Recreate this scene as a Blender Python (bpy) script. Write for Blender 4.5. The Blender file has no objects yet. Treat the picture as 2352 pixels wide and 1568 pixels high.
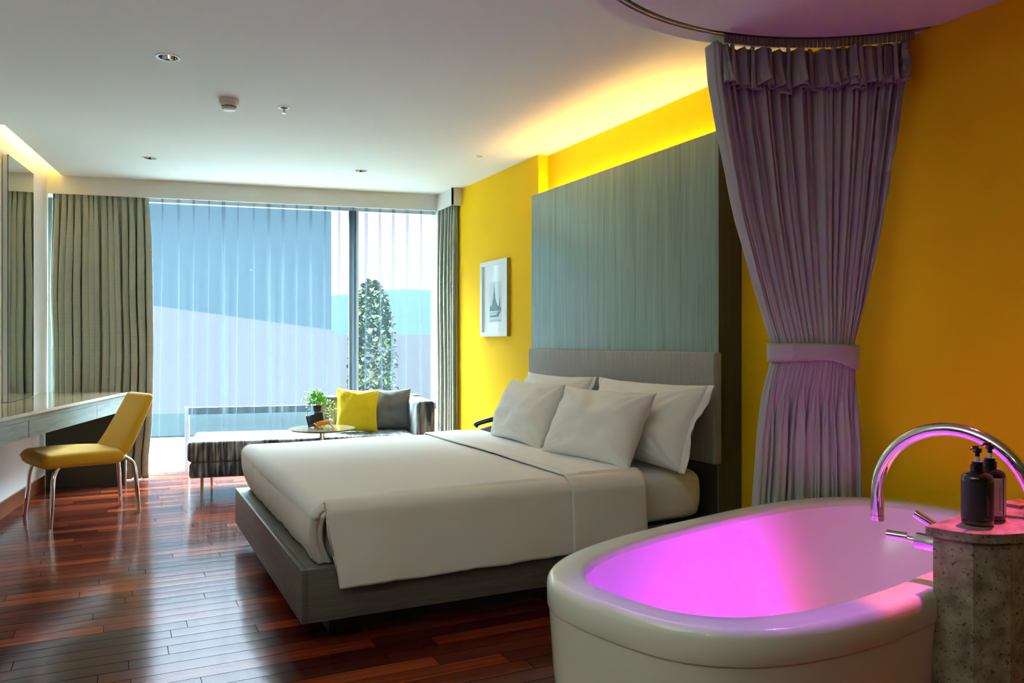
import bpy, bmesh, math, random
from mathutils import Vector, Matrix, noise
import numpy as np
random.seed(7)
R = math.radians
D = bpy.data
COL = bpy.context.scene.collection
sc = bpy.context.scene

# ------------------------------------------------------------------ materials
def nt(name):
    m = D.materials.new(name); m.use_nodes = True
    t = m.node_tree; b = t.nodes['Principled BSDF']
    return m, t, b
def N(t, ty, **kw):
    n = t.nodes.new(ty)
    for k, v in kw.items():
        if k.startswith('i_'):
            n.inputs[k[2:].replace('_', ' ')].default_value = v
        else: setattr(n, k, v)
    return n
def setb(b, **kw):
    for k, v in kw.items(): b.inputs[k.replace('_', ' ')].default_value = v
def mat(name, col, rough=.5, metal=0., bump=0., bscale=200., var=0., vscale=4., spec=.5, coat=0., sheen=0.):
    m, t, b = nt(name)
    setb(b, Base_Color=(*col, 1), Roughness=rough, Metallic=metal)
    b.inputs['Specular IOR Level'].default_value = spec
    b.inputs['Coat Weight'].default_value = coat
    b.inputs['Coat Roughness'].default_value = .05
    b.inputs['Sheen Weight'].default_value = sheen
    tc = N(t, 'ShaderNodeTexCoord')
    if var > 0:
        n = N(t, 'ShaderNodeTexNoise'); n.inputs['Scale'].default_value = vscale; n.inputs['Detail'].default_value = 4
        t.links.new(tc.outputs['Object'], n.inputs['Vector'])
        r = N(t, 'ShaderNodeMapRange'); r.inputs['To Min'].default_value = 1 - var; r.inputs['To Max'].default_value = 1 + var
        t.links.new(n.outputs['Fac'], r.inputs['Value'])
        x = N(t, 'ShaderNodeVectorMath', operation='SCALE'); x.inputs[0].default_value = col
        t.links.new(r.outputs[0], x.inputs['Scale']); t.links.new(x.outputs[0], b.inputs['Base Color'])
    if bump > 0:
        n = N(t, 'ShaderNodeTexNoise'); n.inputs['Scale'].default_value = bscale; n.inputs['Detail'].default_value = 3
        t.links.new(tc.outputs['Object'], n.inputs['Vector'])
        p = N(t, 'ShaderNodeBump'); p.inputs['Strength'].default_value = bump; p.inputs['Distance'].default_value = .002
        t.links.new(n.outputs['Fac'], p.inputs['Height']); t.links.new(p.outputs[0], b.inputs['Normal'])
    return m
def emit(name, col, s):
    m = D.materials.new(name); m.use_nodes = True; t = m.node_tree
    t.nodes.remove(t.nodes['Principled BSDF'])
    e = N(t, 'ShaderNodeEmission'); e.inputs[0].default_value = (*col, 1); e.inputs[1].default_value = s
    t.links.new(e.outputs[0], t.nodes['Material Output'].inputs[0]); return m
def streak(name, c1, c2, scale=(20, 20, .6), rough=.4, fine=(160, 160, 3), spec=.5, c3=None, pos=(.35, .65), bump=.0, rot=(0, 0, 0)):
    """wood or woven streaks: noise stretched along one axis"""
    m, t, b = nt(name); setb(b, Roughness=rough); b.inputs['Specular IOR Level'].default_value = spec
    tc = N(t, 'ShaderNodeTexCoord')
    def nz(s, det):
        mp = N(t, 'ShaderNodeMapping'); mp.inputs['Scale'].default_value = s; mp.inputs['Rotation'].default_value = rot
        t.links.new(tc.outputs['Object'], mp.inputs[0])
        n = N(t, 'ShaderNodeTexNoise'); n.inputs['Scale'].default_value = 1; n.inputs['Detail'].default_value = det
        t.links.new(mp.outputs[0], n.inputs['Vector']); return n
    a = nz(scale, 5); f = nz(fine, 4)
    mx = N(t, 'ShaderNodeMix', data_type='FLOAT'); mx.inputs[0].default_value = .45
    t.links.new(a.outputs['Fac'], mx.inputs[2]); t.links.new(f.outputs['Fac'], mx.inputs[3])
    r = N(t, 'ShaderNodeValToRGB'); r.color_ramp.elements[0].position = pos[0]; r.color_ramp.elements[1].position = pos[1]
    r.color_ramp.elements[0].color = (*c1, 1); r.color_ramp.elements[1].color = (*c2, 1)
    if c3:
        e = r.color_ramp.elements.new((pos[0] + pos[1]) / 2); e.color = (*c3, 1)
    t.links.new(mx.outputs[0], r.inputs[0]); t.links.new(r.outputs[0], b.inputs['Base Color'])
    if bump:
        p = N(t, 'ShaderNodeBump'); p.inputs['Strength'].default_value = bump; p.inputs['Distance'].default_value = .003
        t.links.new(mx.outputs[0], p.inputs['Height']); t.links.new(p.outputs[0], b.inputs['Normal'])
    return m

M = {}
M['ceiling'] = mat('ceiling_paint', (.80, .825, .77), .9, bump=.03, bscale=120)
M['white_wall'] = mat('white_wall_paint', (.80, .81, .79), .75, bump=.03, bscale=150)
M['trim'] = mat('trim_paint', (.72, .71, .66), .7)
M['yellow'] = mat('yellow_wall_paint', (.92, .55, .007), .62, bump=.04, bscale=160, var=.04, vscale=1.5, spec=.08)
M['linen'] = mat('white_linen', (.88, .88, .86), .85, bump=.08, bscale=500, sheen=.15)
M['chrome'] = mat('chrome', (.86, .86, .88), .06, metal=1)
M['steel'] = mat('brushed_steel', (.6, .58, .55), .25, metal=1)
M['mustard'] = mat('mustard_fabric', (.72, .39, .010), .8, bump=.25, bscale=700, sheen=.2)
M['cush_yellow'] = mat('yellow_cotton', (.85, .60, .008), .8, bump=.1, bscale=500)
M['cush_grey'] = mat('grey_felt', (.17, .175, .18), .9, bump=.2, bscale=400, var=.15, vscale=300)
M['tub'] = mat('bath_acrylic', (.80, .79, .75), .12, coat=.3)
M['mirror'] = mat('mirror_glass', (.78, .84, .80), .01, metal=1)
M['dark_edge'] = mat('dark_mirror_edge', (.03, .05, .045), .2)
M['black'] = mat('black_plastic', (.012, .012, .015), .18, coat=.4)
M['black_matte'] = mat('black_card', (.02, .022, .028), .6)
M['bottle'] = mat('bottle_dark_amber', (.010, .008, .009), .10, coat=.6)
M['label_black'] = mat('black_label', (.012, .012, .016), .45)
M['label_white'] = mat('white_label', (.62, .58, .60), .6)
M['grey_text'] = mat('grey_print', (.20, .20, .21), .6)
M['dark_text'] = mat('dark_print', (.08, .07, .08), .6)
M['white_plastic'] = mat('white_plastic', (.8, .8, .8), .35)
M['offwhite'] = mat('detector_plastic', (.62, .60, .52), .45)
M['slot'] = mat('dark_slot', (.02, .02, .02), .8)
M['orange'] = mat('orange_tube', (.9, .36, .01), .35)
M['tray'] = mat('bent_ply', (.45, .20, .02), .35)
M['frame_white'] = mat('white_frame', (.85, .88, .87), .35)
M['frame_side'] = mat('frame_edge', (.35, .30, .12), .4, metal=.4)
M['paper'] = mat('mat_board', (.82, .88, .88), .5, coat=.5)
M['print'] = mat('print_paper', (.62, .72, .72), .6, coat=.5)
M['ink'] = mat('print_ink', (.16, .25, .28), .6, var=.5, vscale=150)
M['ink2'] = mat('print_ink_light', (.38, .48, .50), .6, var=.3, vscale=120)
M['leaf'] = mat('leaf', (.22, .58, .03), .4, var=.4, vscale=40)
M['stem'] = mat('stem', (.30, .45, .10), .5)
M['soil'] = mat('soil', (.05, .025, .02), .9)
M['pot'] = mat('grey_pot', (.13, .14, .13), .35)
M['brass'] = mat('switch_bronze', (.10, .08, .04), .4, metal=.5)
M['rubber'] = mat('rubber', (.02, .02, .02), .6)
M['alu'] = mat('window_aluminium', (.10, .125, .13), .6, spec=.1)
M['alu_white'] = mat('window_white', (.78, .82, .82), .5)
M['ceramic_gloss'] = mat('reflector', (.8, .8, .8), .08, metal=1)
M['purple_cloth'] = mat('mauve_curtain', (.40, .405, .385), .85, bump=.1, bscale=600, sheen=.3)
M['tape'] = mat('curtain_tape', (.70, .66, .45), .8)
M['glider'] = mat('glider_plastic', (.22, .16, .15), .5)
M['tabletop'] = streak('table_stone', (.20, .15, .09), (.34, .27, .17), (30, 30, 30), .06, (200, 200, 200))
M['stone_top'] = streak('desk_stone', (.30, .21, .12), (.46, .36, .24), (40, 40, 40), .06, (300, 300, 300))
M['stone_edge'] = streak('desk_stone_edge', (.65, .50, .38), (.85, .76, .66), (60, 60, 60), .35, (300, 300, 300))
M['panel'] = streak('grey_green_timber', (.12, .20, .17), (.28, .42, .36), (26, 26, .7), .30, (150, 150, 4), c3=(.21, .325, .28), pos=(.30, .62), spec=.6)
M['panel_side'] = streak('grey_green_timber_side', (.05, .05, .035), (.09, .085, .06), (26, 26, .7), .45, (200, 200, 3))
M['desk_wood'] = streak('desk_timber', (.15, .18, .17), (.30, .35, .33), (2, 2, 26), .28, (8, 8, 200), spec=.6)
M['grey_board'] = mat('grey_board', (.055, .058, .045), .5)
M['bed_wood'] = streak('bed_timber', (.085, .075, .065), (.15, .135, .12), (2, 2, 40), .4, (12, 12, 260))
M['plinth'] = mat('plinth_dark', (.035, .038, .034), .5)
M['headboard'] = streak('headboard_fabric', (.26, .26, .245), (.40, .395, .375), (120, 120, 4), .7, (500, 500, 60), bump=.1)
M['baseboard'] = streak('baseboard_wood', (.17, .045, .02), (.27, .085, .04), (2, 2, 40), .35, (8, 8, 150))
M['facade_blue'] = mat('blue_glass_facade', (.0165, .0245, .031), .9, var=.12, vscale=.15, spec=0)
M['facade_white'] = mat('white_facade', (.036, .0345, .038), .9, var=.04, vscale=.2, spec=0)
M['hill'] = mat('hazy_hill', (.0085, .0132, .0155), .9, var=.1, vscale=.05, spec=0)
M['tree_leaf'] = mat('tree_leaf', (.040, .056, .020), .9, var=.1, vscale=.6, spec=0)
M['bark'] = mat('bark', (.15, .12, .08), .9)
M['terrace'] = mat('terrace_stone', (.085, .10, .105), .8, var=.08, vscale=1)
M['water'] = mat('teal_water', (.0055, .0078, .0085), .9, var=.2, vscale=.3, spec=0)
M['dirt'] = mat('roof_slab', (.5, .5, .5), .9)

def drape_mat(name, col, period=.012):
    m, t, b = nt(name); setb(b, Roughness=.8); b.inputs['Sheen Weight'].default_value = .2
    tc = N(t, 'ShaderNodeTexCoord')
    w = N(t, 'ShaderNodeTexWave', wave_type='BANDS', bands_direction='Z', wave_profile='SIN')
    w.inputs['Scale'].default_value = 1 / period / (math.pi * 2) * 2 * math.pi / 6.2832 * 1.0
    w.inputs['Scale'].default_value = .314 / period / 1.0
    w.inputs['Distortion'].default_value = .0
    t.links.new(tc.outputs['Object'], w.inputs['Vector'])
    r = N(t, 'ShaderNodeMapRange'); r.inputs['To Min'].default_value = .72; r.inputs['To Max'].default_value = 1.18
    t.links.new(w.outputs['Fac'], r.inputs['Value'])
    x = N(t, 'ShaderNodeVectorMath', operation='SCALE'); x.inputs[0].default_value = col
    t.links.new(r.outputs[0], x.inputs['Scale']); t.links.new(x.outputs[0], b.inputs['Base Color'])
    p = N(t, 'ShaderNodeBump'); p.inputs['Strength'].default_value = .3; p.inputs['Distance'].default_value = .002
    t.links.new(w.outputs['Fac'], p.inputs['Height']); t.links.new(p.outputs[0], b.inputs['Normal'])
    return m
M['drape'] = drape_mat('sage_drape', (.40, .42, .33))

def sheer_mat():
    m = D.materials.new('sheer_voile'); m.use_nodes = True; t = m.node_tree
    t.nodes.remove(t.nodes['Principled BSDF'])
    tr = N(t, 'ShaderNodeBsdfTransparent'); tr.inputs[0].default_value = (.965, .97, 1, 1)
    di = N(t, 'ShaderNodeBsdfDiffuse'); di.inputs[0].default_value = (.26, .31, .36, 1)
    tl = N(t, 'ShaderNodeBsdfTranslucent'); tl.inputs[0].default_value = (.042, .062, .080, 1)
    a = N(t, 'ShaderNodeMixShader'); a.inputs[0].default_value = .5
    b = N(t, 'ShaderNodeMixShader')
    lw = N(t, 'ShaderNodeLayerWeight'); lw.inputs['Blend'].default_value = .25
    mr = N(t, 'ShaderNodeMapRange'); mr.inputs['To Min'].default_value = .16; mr.inputs['To Max'].default_value = .80
    t.links.new(lw.outputs['Facing'], mr.inputs['Value']); t.links.new(mr.outputs[0], b.inputs[0])
    t.links.new(di.outputs[0], a.inputs[1]); t.links.new(tl.outputs[0], a.inputs[2])
    t.links.new(tr.outputs[0], b.inputs[1]); t.links.new(a.outputs[0], b.inputs[2])
    t.links.new(b.outputs[0], t.nodes['Material Output'].inputs[0]); return m
M['sheer'] = sheer_mat()
def glass_mat():
    m = D.materials.new('window_glass'); m.use_nodes = True; t = m.node_tree
    t.nodes.remove(t.nodes['Principled BSDF'])
    tr = N(t, 'ShaderNodeBsdfTransparent'); tr.inputs[0].default_value = (.965, .98, .985, 1)
    g = N(t, 'ShaderNodeBsdfGlossy'); g.inputs['Roughness'].default_value = .0
    b = N(t, 'ShaderNodeMixShader'); b.inputs[0].default_value = .003
    t.links.new(tr.outputs[0], b.inputs[1]); t.links.new(g.outputs[0], b.inputs[2])
    t.links.new(b.outputs[0], t.nodes['Material Output'].inputs[0]); return m
M['glass'] = glass_mat()

def floor_mat():
    m, t, b = nt('jatoba_boards')
    L = t.links.new
    tc = N(t, 'ShaderNodeTexCoord'); sp = N(t, 'ShaderNodeSeparateXYZ'); L(tc.outputs['Object'], sp.inputs[0])
    def mth(op, a, c=None, v=None):
        n = N(t, 'ShaderNodeMath', operation=op)
        if hasattr(a, 'links'): L(a, n.inputs[0])
        else: n.inputs[0].default_value = a
        if c is not None:
            if hasattr(c, 'links'): L(c, n.inputs[1])
            else: n.inputs[1].default_value = c
        return n.outputs[0]
    W = .09
    yr = mth('DIVIDE', sp.outputs['Y'], W); row = mth('FLOOR', yr); fy = mth('FRACT', yr)
    wn = N(t, 'ShaderNodeTexWhiteNoise', noise_dimensions='1D'); L(row, wn.inputs['W'])
    off = mth('MULTIPLY', wn.outputs['Value'], 7.3)
    xr = mth('ADD', mth('DIVIDE', sp.outputs['X'], .85), off); colx = mth('FLOOR', xr); fx = mth('FRACT', xr)
    cb = N(t, 'ShaderNodeCombineXYZ'); L(colx, cb.inputs[0]); L(row, cb.inputs[1])
    w2 = N(t, 'ShaderNodeTexWhiteNoise', noise_dimensions='2D'); L(cb.outputs[0], w2.inputs['Vector'])
    # grain
    ad = N(t, 'ShaderNodeVectorMath', operation='ADD'); L(tc.outputs['Object'], ad.inputs[0])
    sc_ = N(t, 'ShaderNodeVectorMath', operation='SCALE'); L(w2.outputs['Color'], sc_.inputs[0]); sc_.inputs['Scale'].default_value = 9
    L(sc_.outputs[0], ad.inputs[1])
    mp = N(t, 'ShaderNodeMapping'); mp.inputs['Scale'].default_value = (1.6, 42, 1); L(ad.outputs[0], mp.inputs[0])
    g = N(t, 'ShaderNodeTexNoise'); g.inputs['Scale'].default_value = 1; g.inputs['Detail'].default_value = 6; L(mp.outputs[0], g.inputs['Vector'])
    v = mth('ADD', mth('MULTIPLY', w2.outputs['Value'], .68), mth('MULTIPLY', g.outputs['Fac'], .36))
    r = N(t, 'ShaderNodeValToRGB'); cr = r.color_ramp
    cr.elements[0].position = .1; cr.elements[0].color = (.030, .006, .004, 1)
    cr.elements[1].position = .95; cr.elements[1].color = (.38, .07, .015, 1)
    e = cr.elements.new(.45); e.color = (.085, .013, .006, 1)
    e = cr.elements.new(.72); e.color = (.17, .027, .009, 1)
    L(v, r.inputs[0])
    # gaps
    gy = mth('MINIMUM', fy, mth('SUBTRACT', 1, fy)); gx = mth('MINIMUM', fx, mth('SUBTRACT', 1, fx))
    gapy = mth('LESS_THAN', gy, .018); gapx = mth('LESS_THAN', gx, .0013)
    gap = mth('MAXIMUM', gapy, gapx)
    mx = N(t, 'ShaderNodeMix', data_type='RGBA'); L(gap, mx.inputs[0]); L(r.outputs[0], mx.inputs[6]); mx.inputs[7].default_value = (.004, .002, .002, 1)
    L(mx.outputs[2], b.inputs['Base Color'])
    # rough and bump
    rr = N(t, 'ShaderNodeMapRange'); rr.inputs['To Min'].default_value = .10; rr.inputs['To Max'].default_value = .21
    L(g.outputs['Fac'], rr.inputs['Value']); L(rr.outputs[0], b.inputs['Roughness'])
    n2 = N(t, 'ShaderNodeTexNoise'); n2.inputs['Scale'].default_value = 1; n2.inputs['Detail'].default_value = 2
    mp2 = N(t, 'ShaderNodeMapping'); mp2.inputs['Scale'].default_value = (3, 11, 1); L(tc.outputs['Object'], mp2.inputs[0]); L(mp2.outputs[0], n2.inputs['Vector'])
    hgt = mth('SUBTRACT', mth('MULTIPLY', n2.outputs['Fac'], .25), gap)
    cup = mth('MULTIPLY', mth('POWER', mth('SUBTRACT', fy, .5), 2), -.8)
    tilt = mth('MULTIPLY', mth('MULTIPLY', fy, mth('SUBTRACT', w2.outputs['Value'], .5)), .35)
    hh = mth('ADD', mth('ADD', hgt, cup), tilt)
    p = N(t, 'ShaderNodeBump'); p.inputs['Strength'].default_value = .55; p.inputs['Distance'].default_value = .0018
    L(hh, p.inputs['Height']); L(p.outputs[0], b.inputs['Normal'])
    b.inputs['Specular IOR Level'].default_value = .7
    ng = mth('SUBTRACT', 1, gap); L(mth('MULTIPLY', ng, .5), b.inputs['Specular IOR Level']); L(mth('MULTIPLY', ng, .08), b.inputs['Coat Weight']); b.inputs['Coat Roughness'].default_value = .12; L(p.outputs[0], b.inputs['Coat Normal'])
    return m
M['floor'] = floor_mat()

def sofa_mat():
    m, t, b = nt('abstract_woven'); L = t.links.new
    setb(b, Roughness=.75); b.inputs['Sheen Weight'].default_value = .3
    tc = N(t, 'ShaderNodeTexCoord'); sp = N(t, 'ShaderNodeSeparateXYZ'); L(tc.outputs['Object'], sp.inputs[0])
    s = N(t, 'ShaderNodeMath', operation='ADD'); L(sp.outputs['Y'], s.inputs[0]); L(sp.outputs['Z'], s.inputs[1])
    cb = N(t, 'ShaderNodeCombineXYZ'); L(sp.outputs['X'], cb.inputs[0]); L(s.outputs[0], cb.inputs[1])
    def nz(sx, sy, det, off):
        mp = N(t, 'ShaderNodeMapping'); mp.inputs['Scale'].default_value = (sx, sy, 1); mp.inputs['Location'].default_value = (off, off, 0)
        L(cb.outputs[0], mp.inputs[0]); n = N(t, 'ShaderNodeTexNoise', noise_dimensions='2D'); n.inputs['Scale'].default_value = 1
        n.inputs['Detail'].default_value = det; L(mp.outputs[0], n.inputs['Vector']); return n
    a = nz(9, 3.2, 3, 3); f = nz(50, 4, 5, 11)
    mx = N(t, 'ShaderNodeMix', data_type='FLOAT'); mx.inputs[0].default_value = .5; L(a.outputs['Fac'], mx.inputs[2]); L(f.outputs['Fac'], mx.inputs[3])
    r = N(t, 'ShaderNodeValToRGB'); cr = r.color_ramp
    cr.elements[0].position = .38; cr.elements[0].color = (.012, .015, .028, 1)
    cr.elements[1].position = .66; cr.elements[1].color = (.50, .52, .53, 1)
    e = cr.elements.new(.455); e.color = (.045, .056, .085, 1)
    e = cr.elements.new(.52); e.color = (.18, .185, .19, 1)
    L(mx.outputs[0], r.inputs[0]); L(r.outputs[0], b.inputs['Base Color']); return m
M['sofa'] = sofa_mat()

def column_mat():
    m, t, b = nt('speckled_travertine'); L = t.links.new
    setb(b, Roughness=.45)
    tc = N(t, 'ShaderNodeTexCoord')
    a = N(t, 'ShaderNodeTexNoise'); a.inputs['Scale'].default_value = 24; a.inputs['Detail'].default_value = 8; L(tc.outputs['Object'], a.inputs['Vector'])
    r = N(t, 'ShaderNodeValToRGB'); cr = r.color_ramp
    cr.elements[0].position = .32; cr.elements[0].color = (.16, .12, .09, 1); cr.elements[1].position = .62; cr.elements[1].color = (.36, .31, .25, 1)
    L(a.outputs['Fac'], r.inputs[0])
    v = N(t, 'ShaderNodeTexNoise'); v.inputs['Scale'].default_value = 130; v.inputs['Detail'].default_value = 3; v.inputs['Roughness'].default_value = .6
    L(tc.outputs['Object'], v.inputs['Vector'])
    s = N(t, 'ShaderNodeValToRGB'); s.color_ramp.elements[0].position = .34; s.color_ramp.elements[1].position = .41
    L(v.outputs['Fac'], s.inputs[0])
    mx = N(t, 'ShaderNodeMix', data_type='RGBA'); L(s.outputs[0], mx.inputs[0]); mx.inputs[6].default_value = (.05, .035, .025, 1); L(r.outputs[0], mx.inputs[7])
    L(mx.outputs[2], b.inputs['Base Color'])
    p = N(t, 'ShaderNodeBump'); p.inputs['Strength'].default_value = .3; p.inputs['Distance'].default_value = .001
    L(s.outputs[0], p.inputs['Height']); L(p.outputs[0], b.inputs['Normal']); return m
M['column'] = column_mat()

# ------------------------------------------------------------------ geometry helpers
def link(name, me, m, parent=None, smooth=False, angle=None):
    o = D.objects.new(name, me); COL.objects.link(o)
    if m is not None:
        for x in (m if isinstance(m, (list, tuple)) else [m]): me.materials.append(x)
    if parent: o.parent = parent
    if smooth:
        for p in me.polygons: p.use_smooth = True
        if angle:
            a = o.modifiers.new('smooth', 'EDGE_SPLIT'); a.split_angle = R(angle)
    return o
def pydata(name, vs, fs, m, parent=None, smooth=False, angle=None):
    me = D.meshes.new(name); me.from_pydata([tuple(v) for v in vs], [], fs); me.update()
    return link(name, me, m, parent, smooth, angle)
def bmobj(name, bm, m, parent=None, smooth=False, angle=None):
    me = D.meshes.new(name); bmesh.ops.recalc_face_normals(bm, faces=bm.faces); bm.to_mesh(me); bm.free()
    return link(name, me, m, parent, smooth, angle)
def add_box(bm, lo, hi, bev=0, seg=2):
    r = bmesh.ops.create_cube(bm, size=1)
    vs = r['verts']
    for v in vs:
        v.co = Vector([lo[i] + (hi[i] - lo[i]) * (v.co[i] + .5) for i in range(3)])
    if bev > 0:
        es = list({e for v in vs for e in v.link_edges})
        bmesh.ops.bevel(bm, geom=es, offset=bev, segments=seg, affect='EDGES', profile=.5)
def box(name, lo, hi, m, parent=None, bev=0, seg=2):
    bm = bmesh.new(); add_box(bm, lo, hi, bev, seg)
    return bmobj(name, bm, m, parent, smooth=bev > 0, angle=40 if bev > 0 else None)
def prism(name, poly, z0, z1, m, parent=None):
    n = len(poly); vs = [(x, y, z0) for x, y in poly] + [(x, y, z1) for x, y in poly]
    bm = bmesh.new(); bv = [bm.verts.new(v) for v in vs]
    bm.faces.new(bv[:n]); bm.faces.new(bv[n:])
    for i in range(n): bm.faces.new([bv[i], bv[(i + 1) % n], bv[n + (i + 1) % n], bv[n + i]])
    return bmobj(name, bm, m, parent)
def grid(name, f, nu, nv, m, parent=None, closeu=False, closev=False, smooth=True, keep=None, angle=None):
    """f(i,j)->point"""
    vs = [f(i, j) for i in range(nu) for j in range(nv)]
    fs = []
    for i in range(nu if closeu else nu - 1):
        for j in range(nv if closev else nv - 1):
            if keep and not keep(i, j): continue
            a, b = i, (i + 1) % nu; c, d = j, (j + 1) % nv
            fs.append((a * nv + c, b * nv + c, b * nv + d, a * nv + d))
    return pydata(name, vs, fs, m, parent, smooth, angle)
def lathe(name, prof, m, parent=None, n=40, loc=(0, 0, 0), smooth=True, angle=35, a0=0, a1=2 * math.pi):
    full = abs(a1 - a0 - 2 * math.pi) < 1e-6
    k = n if full else n + 1
    def f(i, j):
        a = a0 + (a1 - a0) * i / n
        return (loc[0] + prof[j][0] * math.cos(a), loc[1] + prof[j][0] * math.sin(a), loc[2] + prof[j][1])
    o = grid(name, f, k, len(prof), m, parent, closeu=full, smooth=smooth, angle=angle)
    return o
def tube(name, pts, rad, m, parent=None, n=14, caps=True):
    pts = [Vector(p) for p in pts]; k = len(pts)
    rad = rad if isinstance(rad, (list, tuple)) else [rad] * k
    vs = []; ref = None
    for i, p in enumerate(pts):
        t = (pts[min(i + 1, k - 1)] - pts[max(i - 1, 0)]).normalized()
        if ref is None: ref = t.orthogonal().normalized()
        ref = (ref - t * ref.dot(t)).normalized(); b = t.cross(ref)
        for j in range(n):
            a = 2 * math.pi * j / n
            vs.append(p + (ref * math.cos(a) + b * math.sin(a)) * rad[i])
    fs = [(i * n + j, i * n + (j + 1) % n, (i + 1) * n + (j + 1) % n, (i + 1) * n + j) for i in range(k - 1) for j in range(n)]
    if caps:
        fs.append(tuple(range(n))[::-1]); fs.append(tuple((k - 1) * n + j for j in range(n)))
    return pydata(name, vs, fs, m, parent, True, 50)
def spline(pts, n=40):
    """Catmull-Rom through pts"""
    P = [Vector(p) for p in pts]; P = [2 * P[0] - P[1]] + P + [2 * P[-1] - P[-2]]
    out = []; segs = len(P) - 3
    for s in range(n + 1):
        u = s / n * segs; i = min(int(u), segs - 1); t = u - i
        a, b, c, d = P[i:i + 4]
        out.append(.5 * ((2 * b) + (c - a) * t + (2 * a - 5 * b + 4 * c - d) * t * t + (-a + 3 * b - 3 * c + d) * t ** 3))
    return out
def thing(name, label, cat, loc=(0, 0, 0), rz=0, group=None):
    o = D.objects.new(name, None); COL.objects.link(o); o.location = loc; o.rotation_euler = (0, 0, rz)
    o.empty_display_size = .1
    return tag(o, label, cat, group)
def tag(o, label, cat, group=None):
    o['label'] = label; o['category'] = cat
    if group: o['group'] = group
    return o
def struct(o, label=None):
    o['kind'] = 'structure'
    if label: o['label'] = label
    return o
def copy_tree(o, parent=None):
    c = o.copy(); COL.objects.link(c)
    if parent: c.parent = parent
    for ch in list(o.children): copy_tree(ch, c)
    return c
def nz(x, y, z=0): return noise.noise(Vector((x, y, z)))
def smoothstep(a, b, x):
    t = min(1, max(0, (x - a) / (b - a))); return t * t * (3 - 2 * t)

# ------------------------------------------------------------------ room frames
CZ = 2.525      # ceiling
SZ = 2.377      # pelmet / round soffit underside
TH = R(10)      # window wall turned 10 degrees against the yellow wall
A = Vector((2.64, 6.91)); E1 = Vector((math.cos(TH), -math.sin(TH))); E2 = Vector((math.sin(TH), math.cos(TH)))
def W(u, v): p = A + E1 * u + E2 * v; return (p.x, p.y)
LW0 = Vector((-.70, 6.25)); LD = Vector((math.sin(R(8.2)), math.cos(R(8.2)))); LN = Vector((LD.y, -LD.x))
def LWp(s, o): p = LW0 + LD * s + LN * o; return (p.x, p.y)
RX = 2.73; RX2 = 2.81; RSTEP = 5.09; BY = -2.6

# floor
fl = prism('floor', [(-2.6, BY - .2), (3.0, BY - .2), W(.30, .36), W(-3.5, .36), (-2.6, 6)], -.1, 0, M['floor']); struct(fl)
# yellow wall with the shallow recess behind the bed
struct(prism('wall_right', [(RX, RSTEP), (RX, 6.95), (3.0, 6.95), (3.0, BY - .2), (RX2, BY - .2), (RX2, RSTEP)], 0, 2.8, M['yellow']))
struct(prism('wall_right_jamb', [(RX, 6.9505), (RX, 7.30), (3.0, 7.30), (3.0, 6.9505)], 0, 2.8, M['white_wall']))
# left wall
q = [LWp(1.27, 0), LWp(-9.2, 0), LWp(-9.2, -.2), LWp(2.0, -.2), LWp(2.0, -.07), LWp(1.27, -.07)]
struct(prism('wall_left', q, 0, 2.8, M['white_wall']))
struct(prism('trim_3', [LWp(-4.2, .001), LWp(-8.6, .001), LWp(-8.6, .03), LWp(-4.2, .03)], 0, 2.5, M['bed_wood']), 'added unseen dark panel cutting the light bounced off the left wall')  # dark panel added out of view to soak up bounce light near the bath
struct(prism('wall_back', [(-2.6, BY), (3.0, BY), (3.0, BY - .2), (-2.6, BY - .2)], 0, 2.8, M['bed_wood']))
# window wall: header above the glass and jamb
struct(prism('wall_window', [W(-3.5, .27), W(.4, .27), W(.4, .40), W(-3.5, .40)], 2.42, 2.8, M['white_wall']))
struct(prism('wall_window_jamb', [W(-3.6, .24), W(-3.27, .24), W(-3.27, .40), W(-3.6, .40)], 0, 2.8, M['white_wall']))
# roof slab above the ceiling
struct(prism('ceiling_slab', [(-2.6, BY - .2), (3.0, BY - .2), (3.0, 7.4), W(.4, .40), W(-3.6, .40), (-1.3, 6)], 2.8, 2.86, M['dirt']))

# ceiling, cut with the light slot along the left wall and the downlight holes
DL = [(.212, 4.13, .056), (.21, 6.46, .054), (1.726, 6.20, .053), (2.37, 5.32, .032)]
cpoly = [LWp(-.36, 0), LWp(-.36, .112), LWp(1.40, .112), W(.06, .30), (3.0, 7.0), (3.0, BY - .2), (-2.6, BY - .2), LWp(-9.0, 0)]
cpoly = [LWp(-.36, 0), LWp(-.36, .112), LWp(1.24, .112), W(-3.05, .02), W(.38, .02), (3.0, BY - .2), (-2.6, BY - .2), LWp(-9.0, -.05)]
ceil = prism('ceiling', cpoly, CZ, CZ + .03, M['ceiling'])
cut = bmesh.new()
for x, y, r in DL:
    bmesh.ops.create_cone(cut, cap_ends=True, segments=48, radius1=r * .80, radius2=r * .80, depth=.2, matrix=Matrix.Translation((x, y, CZ)))
cme = D.meshes.new('cut'); cut.to_mesh(cme); cut.free(); cob = D.objects.new('cut', cme); COL.objects.link(cob)
bo = ceil.modifiers.new('b', 'BOOLEAN'); bo.operation = 'DIFFERENCE'; bo.object = cob; bo.solver = 'EXACT'
bpy.context.view_layer.update()
dg = bpy.context.evaluated_depsgraph_get()
newme = D.meshes.new_from_object(ceil.evaluated_get(dg)); ceil.modifiers.clear(); ceil.data = newme
D.objects.remove(cob); struct(ceil)

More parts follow.
